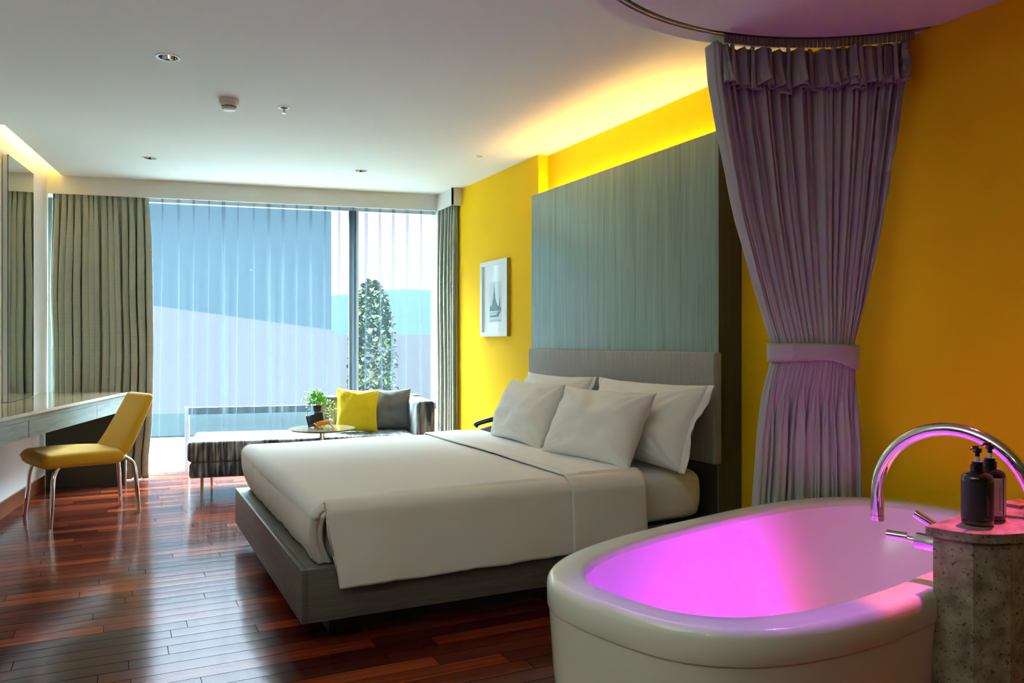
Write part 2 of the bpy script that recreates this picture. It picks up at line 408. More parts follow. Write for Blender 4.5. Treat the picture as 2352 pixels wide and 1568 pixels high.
# slot cavity and its warm LED strip
cav = bmesh.new()
def wbox(bm, pts, z0, z1):
    n = len(pts); bv = [bm.verts.new((x, y, z)) for z in (z0, z1) for x, y in pts]
    bm.faces.new(bv[:n]); bm.faces.new(bv[n:])
    for i in range(n): bm.faces.new([bv[i], bv[(i + 1) % n], bv[n + (i + 1) % n], bv[n + i]])
wbox(cav, [LWp(-.40, .02), LWp(-.36, .02), LWp(-.36, .30), LWp(-.40, .30)], CZ + .03, 2.8)
wbox(cav, [LWp(-.36, .28), LWp(1.24, .28), LWp(1.24, .30), LWp(-.36, .30)], CZ + .03, 2.8)
struct(bmobj('trim_slot', cav, M['ceiling']))
led = thing('cove_light', 'warm light strip hidden in the ceiling slot above the white wall', 'light')
bm = bmesh.new(); wbox(bm, [LWp(-.30, .20), LWp(1.22, .20), LWp(1.22, .225), LWp(-.30, .225)], CZ + .035, CZ + .05)
bmobj('light_strip', bm, emit('warm_strip', (1, .62, .14), 24), led)

# pelmet over the window curtains
bm = bmesh.new()
t_ = .02
wbox(bm, [W(-3.35, 0), W(0, 0), W(0, t_), W(-3.35, t_)], SZ, 2.56)
wbox(bm, [(2.632, 6.53), (2.652, 6.53), W(.012, .03), W(0, .0)], SZ, 2.56)
wbox(bm, [(2.632, 6.53), (2.735, 6.53), (2.735, 6.55), (2.632, 6.55)], SZ, 2.56)
struct(bmobj('trim_1', bm, M['trim']), 'cream pelmet boxing in the window curtain tops')

# round dropped soffit over the bath, with the groove for the curtain track
SCX, SCY = 2.01, 1.46
prof = [(0, SZ), (.962, SZ), (.962, SZ + .018), (1.0, SZ + .018), (1.0, SZ), (1.08, SZ), (1.08, CZ + .01)]
sof = lathe('trim_2', prof, M['ceiling'], n=160, loc=(SCX, SCY, 0), angle=30)
struct(sof, 'round lowered ceiling disc above the bathtub')
# baseboard
struct(prism('baseboard_left', [LWp(-9, 0), LWp(1.12, 0), LWp(1.12, .015), LWp(-9, .015)], 0, .105, M['baseboard']))

# ------------------------------------------------------------------ window
win = D.objects.new('window_1', None); COL.objects.link(win); win['kind'] = 'structure'; win['label'] = 'floor to ceiling window behind the sheer curtain'
def wpiece(name, u0, u1, z0, z1, m, v0=.28, v1=.34):
    bm = bmesh.new(); wbox(bm, [W(u0, v0), W(u1, v0), W(u1, v1), W(u0, v1)], z0, z1); return bmobj(name, bm, m, win)
wpiece('frame', -3.3, .30, 2.385, 2.43, M['alu_white']); wpiece('frame', -3.3, .30, 0, .03, M['alu_white'])
wpiece('frame', -.775, -.71, .03, 2.385, M['alu'], .26, .35); wpiece('frame', -.71, -.69, .03, 2.385, M['alu_white'], .25, .34)
wpiece('frame', -2.20, -2.165, .03, .59, M['alu_white']); wpiece('frame', -3.3, -3.24, .03, 2.385, M['alu'])
wpiece('frame', .24, .30, .03, 2.385, M['alu'])
wpiece('rail', -2.165, .24, .525, .585, M['alu'], .27, .33)
wpiece('pane', -3.24, -.775, .03, 2.385, M['glass'], .305, .311); wpiece('pane', -.69, .24, .03, 2.385, M['glass'], .305, .311)

# ------------------------------------------------------------------ curtains
def fold_curve(n, seed, jit=.25):
    rnd = random.Random(seed); ws = [1 + rnd.uniform(-jit, jit) * 1.6 for _ in range(n)]; s = sum(ws)
    b = [0]
    for w_ in ws: b.append(b[-1] + w_ / s)
    amp = [rnd.uniform(.65, 1.15) for _ in range(n + 1)]
    def f(t):
        t = min(max(t, 0), .99999)
        for i in range(n):
            if t <= b[i + 1]:
                loc = (t - b[i]) / (b[i + 1] - b[i]); a = amp[i] * (1 - loc) + amp[i + 1] * loc
                return i + loc, a
        return n, 1
    return f
def drape(name, base, width, n, seed, z0, z1, amp, m, parent, nu=420, nv=60, omega=.35, topamp=.5, drift=.02, thick=True, belly=None, ampz=None):
    f = fold_curve(n, seed)
    def P(i, j):
        s = i / (nu - 1); z = z1 + (z0 - z1) * j / (nv - 1); h = (z1 - z)
        ph, a = f(s + .012 * nz(s * 3, z * .8, seed) * smoothstep(0, .6, h))
        g = topamp + (1 - topamp) * smoothstep(0, .5, h)
        if ampz: g *= ampz(z)
        c = 2 * math.pi * ph
        y = amp * a * g * (math.sin(c) + .25 * math.sin(2 * c + 1.3 * seed) + .25 * nz(s * n * .8, z * .7, seed + 9))
        x = s * width - omega * amp * a * g * math.sin(2 * c) + drift * nz(s * 2.5, z * .9, seed + 4) * smoothstep(0, 1, h)
        if belly: x += belly(s, z)
        return base(x, y, z)
    o = grid(name, P, nu, nv, m, parent)
    if thick:
        md = o.modifiers.new('t', 'SOLIDIFY'); md.thickness = .002
    return o
# left drape
t = thing('curtain', 'sage grey ribbed drape beside the white wall, behind the desk', 'curtain', (*W(-2.8, .08), 0), 0, 'ribbed drapes at the window')
inv = Vector((W(-2.8, .08)[0], W(-2.8, .08)[1], 0))
def lb(x, y, z):
    p = W(-3.185 + x, .085 + y); return Vector((p[0], p[1], z)) - inv
drape('panel', lb, .72, 14, 3, .015, 2.46, .036, M['drape'], t, nu=560, nv=70, omega=.45, topamp=.35, drift=.03,
      belly=lambda s, z: (.035 * s * math.sin(max(0, min(1, (2.4 - z) / 2.2)) * math.pi) - .02 * s * smoothstep(.5, .1, z)))
# right drape, turned along the yellow wall
t = thing('curtain', 'sage grey ribbed drape hanging against the yellow wall corner', 'curtain', (2.69, 6.75, 0), 0, 'ribbed drapes at the window')
def rb(x, y, z):
    a_ = Vector((2.66, 6.93)); b_ = Vector((2.70, 6.565)); d = (b_ - a_).normalized(); n_ = Vector((d.y, -d.x))
    p = a_ + d * x + n_ * y; return (p.x - 2.69, p.y - 6.75, z)
drape('panel', rb, .36, 6, 12, .015, 2.46, .022, M['drape'], t, nu=240, nv=60, omega=.5, topamp=.5, drift=.02)
# sheer
t = thing('sheer_curtain', 'white pleated sheer curtain across the whole window', 'curtain', (*W(-1.2, .16), 0))
inv2 = Vector((W(-1.2, .16)[0], W(-1.2, .16)[1], 0))
NP = 21; rnd = random.Random(5)
pls = [rnd.uniform(-.12, .12) for _ in range(NP + 1)]; pla = [rnd.uniform(.7, 1.2) for _ in range(NP + 1)]; drf = [rnd.uniform(-.05, .05) for _ in range(NP + 1)]
def sheerp(i, j):
    nu_, nv_ = 760, 50
    s = i / (nu_ - 1) * NP; z = 2.46 + (.012 - 2.46) * j / (nv_ - 1); h = 2.46 - z
    k = min(int(s), NP - 1); l = s - k
    # each pleat: flat run then a tight fold standing back
    pw = .30 + .22 * smoothstep(.1, 1.2, h)
    off = pls[k] * (1 - l) + pls[k + 1] * l
    d = drf[k] * (1 - l) + drf[k + 1] * l
    c = math.exp(-((l - .5) / (.5 * pw)) ** 2)
    a_ = pla[k] * (.030 + .03 * smoothstep(0, .8, h))
    y = .17 + a_ * c - .014 * math.sin(2 * math.pi * l) * smoothstep(.1, .8, h) + .012 * nz(s * .6, z * .5, 2)
    # fold back on itself around the pleat centre
    dx = -.034 * (l - .5) / (.25 * pw) * math.exp(-((l - .5) / (.30 * pw)) ** 2) * pla[k]
    x = -2.56 + (s + off * .6) / NP * 2.63 + dx + d * smoothstep(0, 2.2, h) * .9
    p = W(x, y); return Vector((p[0], p[1], z)) - inv2
grid('panel', sheerp, 760, 50, M['sheer'], t)

# ------------------------------------------------------------------ desk, mirror
t = thing('desk', 'long wall-mounted dressing desk with stone top and three grey timber drawers', 'desk')
f0 = Vector((.06, 7.15)); fd = Vector((-.2824, -.9593)); fn = Vector((fd.y, -fd.x)) * -1   # front edge line, fn points to the room
if fn.x < 0: fn = -fn
def F(s, o): p = f0 + fd * s + fn * o; return (p.x, p.y)
bk = LWp(1.24, .002); L3 = 4.2
topz = .76
def wallpt(s):
    p = Vector(F(s, 0)); k = (p - LW0).dot(LD); return LWp(k, .002)
poly = [bk, F(0, 0), F(L3, 0), wallpt(L3)]
prism('desk_top', poly, .742, topz, M['stone_top'], t)
bm = bmesh.new(); wbox(bm, [F(0, 0), F(L3, 0), F(L3, .006), F(-.004, .006)], .7425, .7605); bmobj('stone_edge', bm, M['stone_edge'], t)
# apron rail and drawers
bm = bmesh.new(); wbox(bm, [F(.0, -.004), F(L3, -.004), F(L3, -.03), F(.0, -.03)], .712, .7415); bmobj('apron', bm, M['desk_wood'], t)
bm = bmesh.new(); wbox(bm, [F(.01, -.03), F(L3, -.03), F(L3, -.30), F(.01, -.30)], .62, .7415); bmobj('drawer_case', bm, M['grey_board'], t)
for a_, b_ in ((.0, .690), (.696, 1.846), (1.856, 3.0), (3.01, L3)):
    bm = bmesh.new(); wbox(bm, [F(a_, -.003), F(b_, -.003), F(b_, -.024), F(a_, -.024)], .613, .7105); bmobj('drawer', bm, M['desk_wood'], t)
# support panel at the far end
pa = Vector(LWp(1.145, .012)); pb = Vector((.055, 7.195)); dd = (pb - pa).normalized(); nn = Vector((-dd.y, dd.x))
bm = bmesh.new(); wbox(bm, [tuple(pa), tuple(pb - dd * .012), tuple(pb - dd * .012 + nn * .02), tuple(pa + nn * .02)], 0, .62); bmobj('side_panel', bm, M['grey_board'], t)
bm = bmesh.new(); wbox(bm, [tuple(pb - dd * .012), tuple(pb), tuple(pb + nn * .02), tuple(pb - dd * .012 + nn * .02)], 0, .62); bmobj('edge_strip', bm, M['steel'], t)
t = thing('wall_mirror', 'tall frameless mirror on the white wall above the desk', 'mirror')
bm = bmesh.new(); wbox(bm, [LWp(.022, .004), LWp(.664, .004), LWp(.664, .033), LWp(.022, .033)], .762, 2.418); bmobj('backing', bm, M['trim'], t)
bm = bmesh.new(); wbox(bm, [LWp(.018, .0335), LWp(.668, .0335), LWp(.668, .038), LWp(.018, .038)], .762, 2.42); bmobj('glass', bm, M['mirror'], t)
bm = bmesh.new(); wbox(bm, [LWp(.014, .0335), LWp(.0175, .0335), LWp(.0175, .0385), LWp(.014, .0385)], .762, 2.42); bmobj('dark_edge', bm, M['dark_edge'], t)

# ------------------------------------------------------------------ chair
ch = thing('desk_chair', 'mustard yellow upholstered chair on chrome legs drawn up to the desk', 'chair', (-.203, 6.085, 0), math.atan2(-.347, -.938))
def shell(name, st, m, parent, cap_round=True):
    """stations: (x, z, nx, nz, halfwidth, halfthick) -> rounded slab"""
    n = 36; vs = []
    for (x, z, nx_, nz_, w_, h_) in st:
        for k in range(n):
            a = 2 * math.pi * k / n; c, s = math.cos(a), math.sin(a)
            e = .30; px = math.copysign(abs(c) ** e, c) * w_; pz = math.copysign(abs(s) ** .55, s) * h_
            vs.append((x + nx_ * pz, px, z + nz_ * pz))
    fs = [(i * n + j, i * n + (j + 1) % n, (i + 1) * n + (j + 1) % n, (i + 1) * n + j) for i in range(len(st) - 1) for j in range(n)]
    fs.append(tuple(range(n))); fs.append(tuple((len(st) - 1) * n + j for j in range(n)))
    return pydata(name, vs, fs, m, parent, True, 70)
def stations(path, n=30, endr=.03):
    """path: list (x,z,w,h)"""
    pts = spline([(p[0], p[1], 0) for p in path], n); wv = spline([(p[2], p[3], 0) for p in path], n)
    out = []; tot = sum((pts[i + 1] - pts[i]).length for i in range(n)); acc = 0
    for i in range(n + 1):
        if i: acc += (pts[i] - pts[i - 1]).length
        tg = (pts[min(n, i + 1)] - pts[max(0, i - 1)]).normalized()
        d = min(acc, tot - acc); k = 1 if d > endr else max(.0, 1 - (1 - d / endr) ** 2.2) ** (1 / 2.2)
        w_, h_ = wv[i].x - endr * .9 * (1 - k), wv[i].y * max(k, .03)
        out.append((pts[i].x, pts[i].y, -tg.y, tg.x, w_, h_))
    return out
seat_p = [(.325, .407, .245, .053), (.30, .410, .25, .054), (.15, .413, .252, .055), (.0, .410, .245, .055), (-.12, .405, .235, .052), (-.19, .405, .225, .044)]
s_ = shell('seat', stations(seat_p, 110, .048), M['mustard'], ch)
back_p = [(-.155, .415, .225, .036), (-.20, .47, .222, .040), (-.26, .58, .212, .036), (-.32, .70, .203, .032), (-.36, .79, .195, .028), (-.368, .808, .19, .026)]
shell('backrest', stations(back_p, 110, .034), M['mustard'], ch)
for (path) in ([(.19, .20, .40), (.235, .215, .36), (.262, .232, .30), (.272, .245, .18), (.288, .262, .0)],
               [(.19, -.20, .40), (.235, -.215, .36), (.262, -.232, .30), (.272, -.245, .18), (.288, -.262, .0)],
               [(-.13, .11, .39), (-.20, .125, .385), (-.255, .14, .345), (-.272, .148, .27), (-.292, .162, .0)],
               [(-.13, -.11, .39), (-.20, -.125, .385), (-.255, -.14, .345), (-.272, -.148, .27), (-.292, -.162, .0)]):
    sp = spline(path, 28); tube('leg', sp, .0135, M['chrome'], ch, n=18)
for y_ in (-.19, .19): box('bracket', (.16, y_ - .02, .368), (.225, y_ + .02, .382), M['rubber'], ch, .004)

# ------------------------------------------------------------------ chaise longue
SF = Vector((.45, 6.29)); STH = R(9.2)
so = thing('chaise_longue', 'dark streaky patterned chaise sofa with low back, on steel legs by the window', 'sofa', (SF.x, SF.y, 0), -STH)
def rbox(name, lo, hi, r, m, parent, seg=5, puff=0):
    bm = bmesh.new(); add_box(bm, lo, hi, r, seg); return bmobj(name, bm, m, parent, True, 60)
rbox('base', (.012, .01, .16), (1.84, .70, .272), .022, M['sofa'], so)
rbox('seat_cushion', (0, 0, .276), (1.69, .58, .432), .034, M['sofa'], so)
bmx = [c for c in so.children if c.name.startswith('seat_cushion')][0]
rbox('seat_cushion_rear', (0, .56, .276), (.93, .70, .428), .03, M['sofa'], so).hide_render = False
so_r = [c for c in so.children if c.name.startswith('seat_cushion_rear')][0]; D.objects.remove(so_r)
for v in bmx.data.vertices:
    if v.co.y > .3 and v.co.x < .9: v.co.y += .12 * 1
rbox('backrest', (.95, .57, .274), (1.85, .72, .71), .035, M['sofa'], so)
rbox('armrest', (1.70, -.005, .274), (1.852, .60, .695), .035, M['sofa'], so)
for (x, y) in ((.10, .06), (.13, .66), (1.72, .06), (1.72, .66)):
    tube('leg', [(x, y, .162), (x, y, .012), (x, y, 0)], [.0125, .0125, .0135], M['steel'], so, 16)

def pillow(name, w, h, T, m, parent, n=44, pinch=.07, pw=.55, flange=0, seed=0, wr=.004, taper=0, ear=.0, mats=None):
    """pillow standing in local xz, thickness along y; origin at the bottom middle"""
    def P(side):
        def f(i, j):
            u = -1 + 2 * i / (n - 1); v = -1 + 2 * j / (n - 1)
            fu = w / 2; fv = h / 2
            x = u * fu * (1 - pinch * (1 - v * v) * abs(u) ** 3); z = v * fv * (1 - pinch * (1 - u * u) * abs(v) ** 3)
            bu = max(0, 1 - abs(u) ** 2.6); bv = max(0, 1 - abs(v) ** 2.6)
            t_ = T / 2 * (bu * bv) ** pw
            rr = math.hypot(abs(u) - 1, abs(v) - 1)
            wrk = wr * (nz(u * 2.4 + seed, v * 2.4, seed) * 1.2 + .35 * nz(u * 6 + seed, v * 3, seed) + 1.1 * nz(math.atan2(abs(v) - 1.02, abs(u) - 1.02) * 7, rr * 1.5, seed + 3 + math.copysign(2, u) + math.copysign(5, v)) * math.exp(-rr * 2.2) * 2)
            y = side * (t_ + wrk * (bu * bv) ** .35)
            return (x, y, z + h / 2)
        return f
    vs = []; fs = []
    for k, side in enumerate((-1, 1)):
        g = P(side)
        o_ = len(vs); vs += [g(i, j) for i in range(n) for j in range(n)]
        for i in range(n - 1):
            for j in range(n - 1):
                q_ = (o_ + i * n + j, o_ + (i + 1) * n + j, o_ + (i + 1) * n + j + 1, o_ + i * n + j + 1)
                fs.append(q_ if side < 0 else q_[::-1])
    bm = bmesh.new(); bv = [bm.verts.new(v) for v in vs]
    for f in fs: bm.faces.new([bv[i] for i in f])
    bmesh.ops.remove_doubles(bm, verts=bm.verts, dist=.0004)
    body = bmobj(name, bm, m, parent, True)
    if flange:
        def fl_(i, j):
            v = -1 + 2 * i / 39; k = j / 3
            out = []
            x = (w / 2) * (1 - pinch * (1 - v * v)) - .006 + k * flange
            return (sgn * x, .006 * nz(v * 4, k, seed) * 2 * k + .012 * k * math.sin(v * 5 + seed), h / 2 + v * h / 2 * (1.0 - .0 * k) )
        for sgn in (-1, 1):
            o = grid('flange', fl_, 40, 4, m, parent); md = o.modifiers.new('t', 'SOLIDIFY'); md.thickness = .003; md.offset = 0
    return body
def place(o, loc, yaw, lean):
    """yaw about z, lean: top tips backwards (towards +y local)"""
    o.location = loc; o.rotation_mode = 'XYZ'
    o.rotation_euler = (-lean, 0, yaw)
p = thing('cushion', 'bright yellow square cushion standing on the chaise', 'cushion', group='cushions on the chaise')
pillow('cushion_body', .35, .37, .17, M['cush_yellow'], p, seed=2, wr=.010, pinch=.10); place(p, (1.735, 6.36, .426), R(-10), R(16)); p.rotation_euler[1] = R(3)
p = thing('cushion', 'mid grey square cushion leaning beside the chaise armrest', 'cushion', group='cushions on the chaise')
pillow('cushion_body', .36, .36, .16, M['cush_grey'], p, seed=6, wr=.010, pinch=.10); place(p, (2.035, 6.42, .426), R(-16), R(17))

# ------------------------------------------------------------------ side table and what stands on it
TX, TY, TZ = 1.372, 6.0, .52
t = thing('side_table', 'small round stone-topped pedestal table beside the chaise', 'table', (TX, TY, 0))
lathe('table_top', [(0, TZ), (.243, TZ), (.246, TZ - .004), (.235, TZ - .012), (.14, TZ - .026), (.02, TZ - .03), (0, TZ - .03)], M['tabletop'], t, 72)
tube('pole', [(0, 0, TZ - .03), (0, 0, .012)], .019, M['steel'], t, 24)
lathe('base_plate', [(0, .014), (.12, .012), (.125, .004), (.125, 0), (0, 0)], M['steel'], t, 48)
# plant
PX, PY = 1.36, 6.10
t = thing('potted_plant', 'small trailing green plant in a grey pot on the round table', 'plant', (PX, PY, TZ))
lathe('pot', [(0, 0), (.026, 0), (.0275, .004), (.0275, .125), (.0255, .125), (.0245, .11), (0, .11)], M['pot'], t, 32)
lathe('soil', [(0, .145), (.02, .146), (.030, .150), (.033, .160), (.030, .135), (.026, .11), (0, .11)], M['soil'], t, 24)
bm = bmesh.new(); rnd = random.Random(21)
stems = bmesh.new(); tips = []
def leaf(bm, c, d, up, L_, w_):
    d = d.normalized(); s = d.cross(up).normalized(); u_ = s.cross(d)
    prof = [(0, 0), (.25, .75), (.55, 1), (.85, .6), (1, 0)]
    mid = [c + d * L_ * a + u_ * (L_ * .18 * math.sin(a * math.pi)) for a, _ in prof]
    mv = [bm.verts.new(m_) for m_ in mid]; l_ = []; r_ = []
    for (a, b_), m_ in zip(prof[1:-1], mid[1:-1]):
        l_.append(bm.verts.new(m_ + s * w_ * b_ + u_ * w_ * .25)); r_.append(bm.verts.new(m_ - s * w_ * b_ + u_ * w_ * .25))
    for side in (l_, r_):
        bm.faces.new([mv[0], side[0], mv[1]]); bm.faces.new([mv[1], side[0], side[1], mv[2]]); bm.faces.new([mv[2], side[1], side[2], mv[3]]); bm.faces.new([mv[3], side[2], mv[4]])
for i in range(210):
    a = rnd.uniform(0, 2 * math.pi); ph = rnd.uniform(-.5, 1.3); rr = rnd.uniform(.3, 1) ** .6
    c = Vector((math.cos(a) * math.cos(ph) * .072 * rr, math.sin(a) * math.cos(ph) * .072 * rr, .195 + math.sin(ph) * .06 * rr))
    d = Vector((c.x * 8, c.y * 8, rnd.uniform(-.4, .9))) + Vector((rnd.uniform(-.4, .4), rnd.uniform(-.4, .4), 0))
    leaf(bm, c, d, Vector((0, 0, 1)) + Vector((rnd.uniform(-.5, .5), rnd.uniform(-.5, .5), 0)), rnd.uniform(.019, .031), rnd.uniform(.0075, .0115))
trails = [[(.0, 0, .17), (-.05, -.01, .20), (-.075, -.02, .15), (-.080, -.02, .09), (-.062, -.03, .03)], [(0, 0, .17), (-.06, 0, .22), (-.10, 0, .21), (-.115, 0, .19)],
          [(0, 0, .17), (.06, -.02, .19), (.085, -.03, .14), (.082, -.03, .09), (.078, -.035, .045)], [(0, 0, .17), (.07, 0, .20), (.12, -.01, .17), (.125, -.01, .12)],
          [(0, 0, .18), (-.02, 0, .25), (-.05, 0, .285)], [(0, 0, .18), (.0, 0, .26), (.01, .0, .285)], [(0, 0, .18), (-.04, 0, .24), (-.09, 0, .262)], [(0, 0, .17), (.05, -.03, .21), (.07, -.05, .15), (.06, -.05, .10)]]
for tr in trails:
    sp = spline(tr, 16)
    tube('stem', sp, .0016, M['stem'], t, 6)
    for k in range(3, 17, 1):
        p_ = sp[min(k, 16)]; sd = 1 if k % 2 else -1
        if rnd.random() < .8:
            leaf(bm, p_, Vector((sd * 1.0, rnd.uniform(-.8, .8), rnd.uniform(-.2, .7))), Vector((rnd.uniform(-.3, .3), -.5, 1)), rnd.uniform(.016, .026), rnd.uniform(.006, .009))
bmobj('foliage', bm, M['leaf'], t, True)
# dark booklet, orange tube on a wave shaped holder
t = thing('booklet', 'black printed card leaning in front of the grey plant pot', 'card', (1.338, 6.035, TZ + .002), R(-22)); t.rotation_euler = (R(-14), R(0), R(-22))
bo_ = box('card', (-.062, -.003, .0), (.062, .003, .088), M['black_matte'], t, .001); 
bo_.rotation_euler = (0, R(-15), 0); bo_.location = (0, 0, .014)
for (a0_, a1_, z_) in ((-.052, -.028, .072), (-.05, -.03, .055), (-.05, -.035, .05), (-.05, -.02, .012)):
    q_ = box('print_line', (a0_, -.0042, z_), (a1_, -.0032, z_ + .003), M['grey_text'], bo_)
t = thing('wave_holder', 'bent plywood wave-shaped holder at the front of the round table', 'holder', (1.372, 5.93, TZ + .001), R(-20))
def wv(i, j):
    s = i / 47; x = -.075 + s * .15
    z = .036 * (.5 + .5 * math.cos(2 * math.pi * (s * 1.35 + .05))) if s > .1 else .036 * (.5 + .5 * math.cos(2 * math.pi * (s * 1.35 + .05)))
    z *= 1.0 if s < .9 else 1
    return (x, -.028 + .056 * j / 3, z + .004)
o = grid('bent_sheet', wv, 48, 4, M['tray'], t); md = o.modifiers.new('t', 'SOLIDIFY'); md.thickness = .005; md.offset = 0
t = thing('lotion_tube', 'orange squeeze tube with white cap lying in the wave holder', 'tube', (1.372, 5.93, TZ + .045), R(-20)); t.rotation_euler = (0, R(-14), R(-20))
def tb(i, j):
    s = i / 23; a = 2 * math.pi * j / 24; fl_ = smoothstep(0, .9, s)
    return (-.055 + .095 * s, math.cos(a) * (.002 + .0135 * fl_), math.sin(a) * (.0195 - .003 * s))
grid('tube_body', tb, 24, 24, M['orange'], t, closev=True)
tube('cap', [(.039, 0, 0), (.041, 0, 0), (.064, 0, 0), (.066, 0, 0)], [.012, .0145, .0135, .012], M['white_plastic'], t, 24)
box('print_line', (-.02, -.0185, .004), (.025, -.0165, .006), M['tray'], t)

# ------------------------------------------------------------------ nightstand + phone behind the bed
t = thing('nightstand', 'low grey timber bedside table mostly hidden behind the bed', 'table', (2.5, 5.30, 0))
box('cabinet', (-.20, -.20, .04), (.20, .20, .47), M['bed_wood'], t, .003); box('table_top', (-.21, -.21, .47), (.21, .21, .495), M['bed_wood'], t, .003); box('plinth', (-.17, -.17, 0), (.17, .17, .04), M['plinth'], t)
t = thing('telephone', 'black corded desk telephone beside the bed pillows', 'telephone', (2.41, 5.235, .497), R(-38))
bm = bmesh.new()
pr = [(-.11, 0), (.11, 0), (.11, .075), (.06, .078), (-.11, .028)]
n_ = len(pr); bv = [bm.verts.new((x, y, z)) for y in (-.09, .09) for x, z in pr]
bm.faces.new(bv[:n_]); bm.faces.new(bv[n_:][::-1])
for i in range(n_): bm.faces.new([bv[i], bv[(i + 1) % n_], bv[n_ + (i + 1) % n_], bv[n_ + i]])
bmesh.ops.bevel(bm, geom=bm.edges[:], offset=.006, segments=2, affect='EDGES'); bmobj('body', bm, M['black'], t, True, 40)
hs = spline([(-.125, .055, .055), (-.10, .055, .075), (0, .055, .105), (.085, .055, .118), (.115, .055, .108)], 20)
tube('handset', hs, [.018 if 3 < i < 17 else .021 for i in range(21)], M['black'], t, 16)
kp = thing('k', '', ''); D.objects.remove(kp)
bm = bmesh.new()
for i in range(4):
    for j in range(3):
        x = -.075 + i * .028; y = -.06 + j * .026; z = .028 + (x + .11) * .294
        add_box(bm, (x, y, z), (x + .018, y + .016, z + .006), .001, 1)
bmobj('keypad', bm, M['label_white'], t)
box('display', (.035, -.07, .073), (.075, .02, .08), M['pot'], t, .001)

# ------------------------------------------------------------------ bed
FY0, FY1, FX0, FX1 = 3.05, 4.95, .62, 2.64
bed = thing('bed', 'large low double bed with grey-brown timber frame on a recessed plinth', 'bed', (1.6, 4.0, 0))
def bb(name, lo, hi, m, bev=0, seg=2): return box(name, (lo[0] - 1.6, lo[1] - 4.0, lo[2]), (hi[0] - 1.6, hi[1] - 4.0, hi[2]), m, bed, bev, seg)
bb('foot_board', (FX0, FY0, .1), (FX0 + .022, FY1, .303), M['bed_wood'], .0015)
bb('foot_board_cap', (FX0 + .0225, FY0 + .02, .1), (FX0 + .13, FY1 - .02, .302), M['bed_wood'])
bb('side_rail', (FX0 + .0225, FY0, .1), (FX1, FY0 + .02, .303), M['bed_wood'], .001)
bb('side_rail', (FX0 + .0225, FY1 - .02, .1), (FX1, FY1, .303), M['bed_wood'], .001)
bb('slat_base', (FX0 + .131, FY0 + .021, .13), (FX1 - .01, FY1 - .021, .298), M['plinth'])
bb('shade_board', (2.642, 3.075, .05), (2.6535, 4.98, .566), M['plinth'])  # dark board laid over the panel front as painted shade below the headboard
bb('plinth', (.76, 3.20, 0), (2.62, 4.80, .129), M['plinth'])
def rbx(p, c, hx, hy, hz, e):  # unused helper kept small
    return p
# mattress: fuller at mid height, rounded
MX0, MX1, MY0, MY1, MZ0, MZ1 = .715, 2.60, 3.095, 4.905, .305, .538
def matt(i, j):
    nu_, nv_ = 200, 40
    # closed band around, profile over height, then top
    per = i / nu_ * 4; k = int(per) % 4; l = per - int(per)
    # superellipse outline
    a = 2 * math.pi * i / nu_; c, s = math.cos(a), math.sin(a); e = .11
    ux = math.copysign(abs(c) ** e, c); uy = math.copysign(abs(s) ** e, s)
    prof_ = j / (nv_ - 1)
    if prof_ < .5:
        q_ = prof_ / .5; z = MZ0 + (MZ1 - MZ0) * q_; r = .045
        d = 0
        if z > MZ1 - .05: d = .05 - math.sqrt(max(0, .05 ** 2 - (z - MZ1 + .05) ** 2))
        if z < MZ0 + .03: d = .03 - math.sqrt(max(0, .03 ** 2 - (MZ0 + .03 - z) ** 2))
        b_ = -.012 * math.sin(math.pi * q_); hx = (MX1 - MX0) / 2 - d - b_; hy = (MY1 - MY0) / 2 - d - b_
    else:
        q_ = (prof_ - .5) / .5; z = MZ1 + .004 * q_; hx = ((MX1 - MX0) / 2 - .05) * (1 - q_); hy = ((MY1 - MY0) / 2 - .05) * (1 - q_)
    x = (MX0 + MX1) / 2 + ux * hx; y = (MY0 + MY1) / 2 + uy * hy
    x += .004 * nz(y * 3, z * 12, 1); y += .004 * nz(x * 3, z * 12, 5)
    return (x - 1.6, y - 4.0, z)
mo = grid('mattress', matt, 200, 40, M['linen'], bed, closeu=True); mo['label'] = 'white sheeted mattress'
# duvet cover
dv = thing('bed_cover', 'smooth off-white cover draped over the mattress, hanging at the side', 'bedding', (1.2, 4.0, .55))
YN, YF, XF = 3.034, 4.966, .655
HZ = .225; TOPZ = .556
def yprof(n=90):
    pts = [];  r = .055
    def side(sg):
        out = [];  Y = YN if sg < 0 else YF
        for k in range(26):
            z = HZ + (TOPZ - r - HZ) * k / 26; out.append((Y, z, 'side'))
        for k in range(12):
            a = k / 12 * math.pi / 2; out.append((Y - sg * r * (1 - math.cos(a)), TOPZ - r + r * math.sin(a), 'round'))
        return out
    a_ = side(-1); b_ = side(1)
    mid = [(YN + r + (YF - YN - 2 * r) * k / 60, TOPZ, 'top') for k in range(61)]
    return a_ + mid + b_[::-1]
YP = yprof(); J0 = 26; J1 = len(YP) - 26
def xprof():
    out = []; r = .055
    for k in range(24): out.append((XF - .012 * math.sin(math.pi * k / 23), .305 + (TOPZ - r - .305) * k / 24, 0))
    for k in range(14):
        a = k / 14 * math.pi / 2; out.append((XF + r * (1 - math.cos(a)), TOPZ - r + r * math.sin(a), 1))
    n = 90
    for k in range(n + 1): out.append((XF + r + (1.83 - XF - r) * k / n, TOPZ, 2))
    return out
XP = xprof()
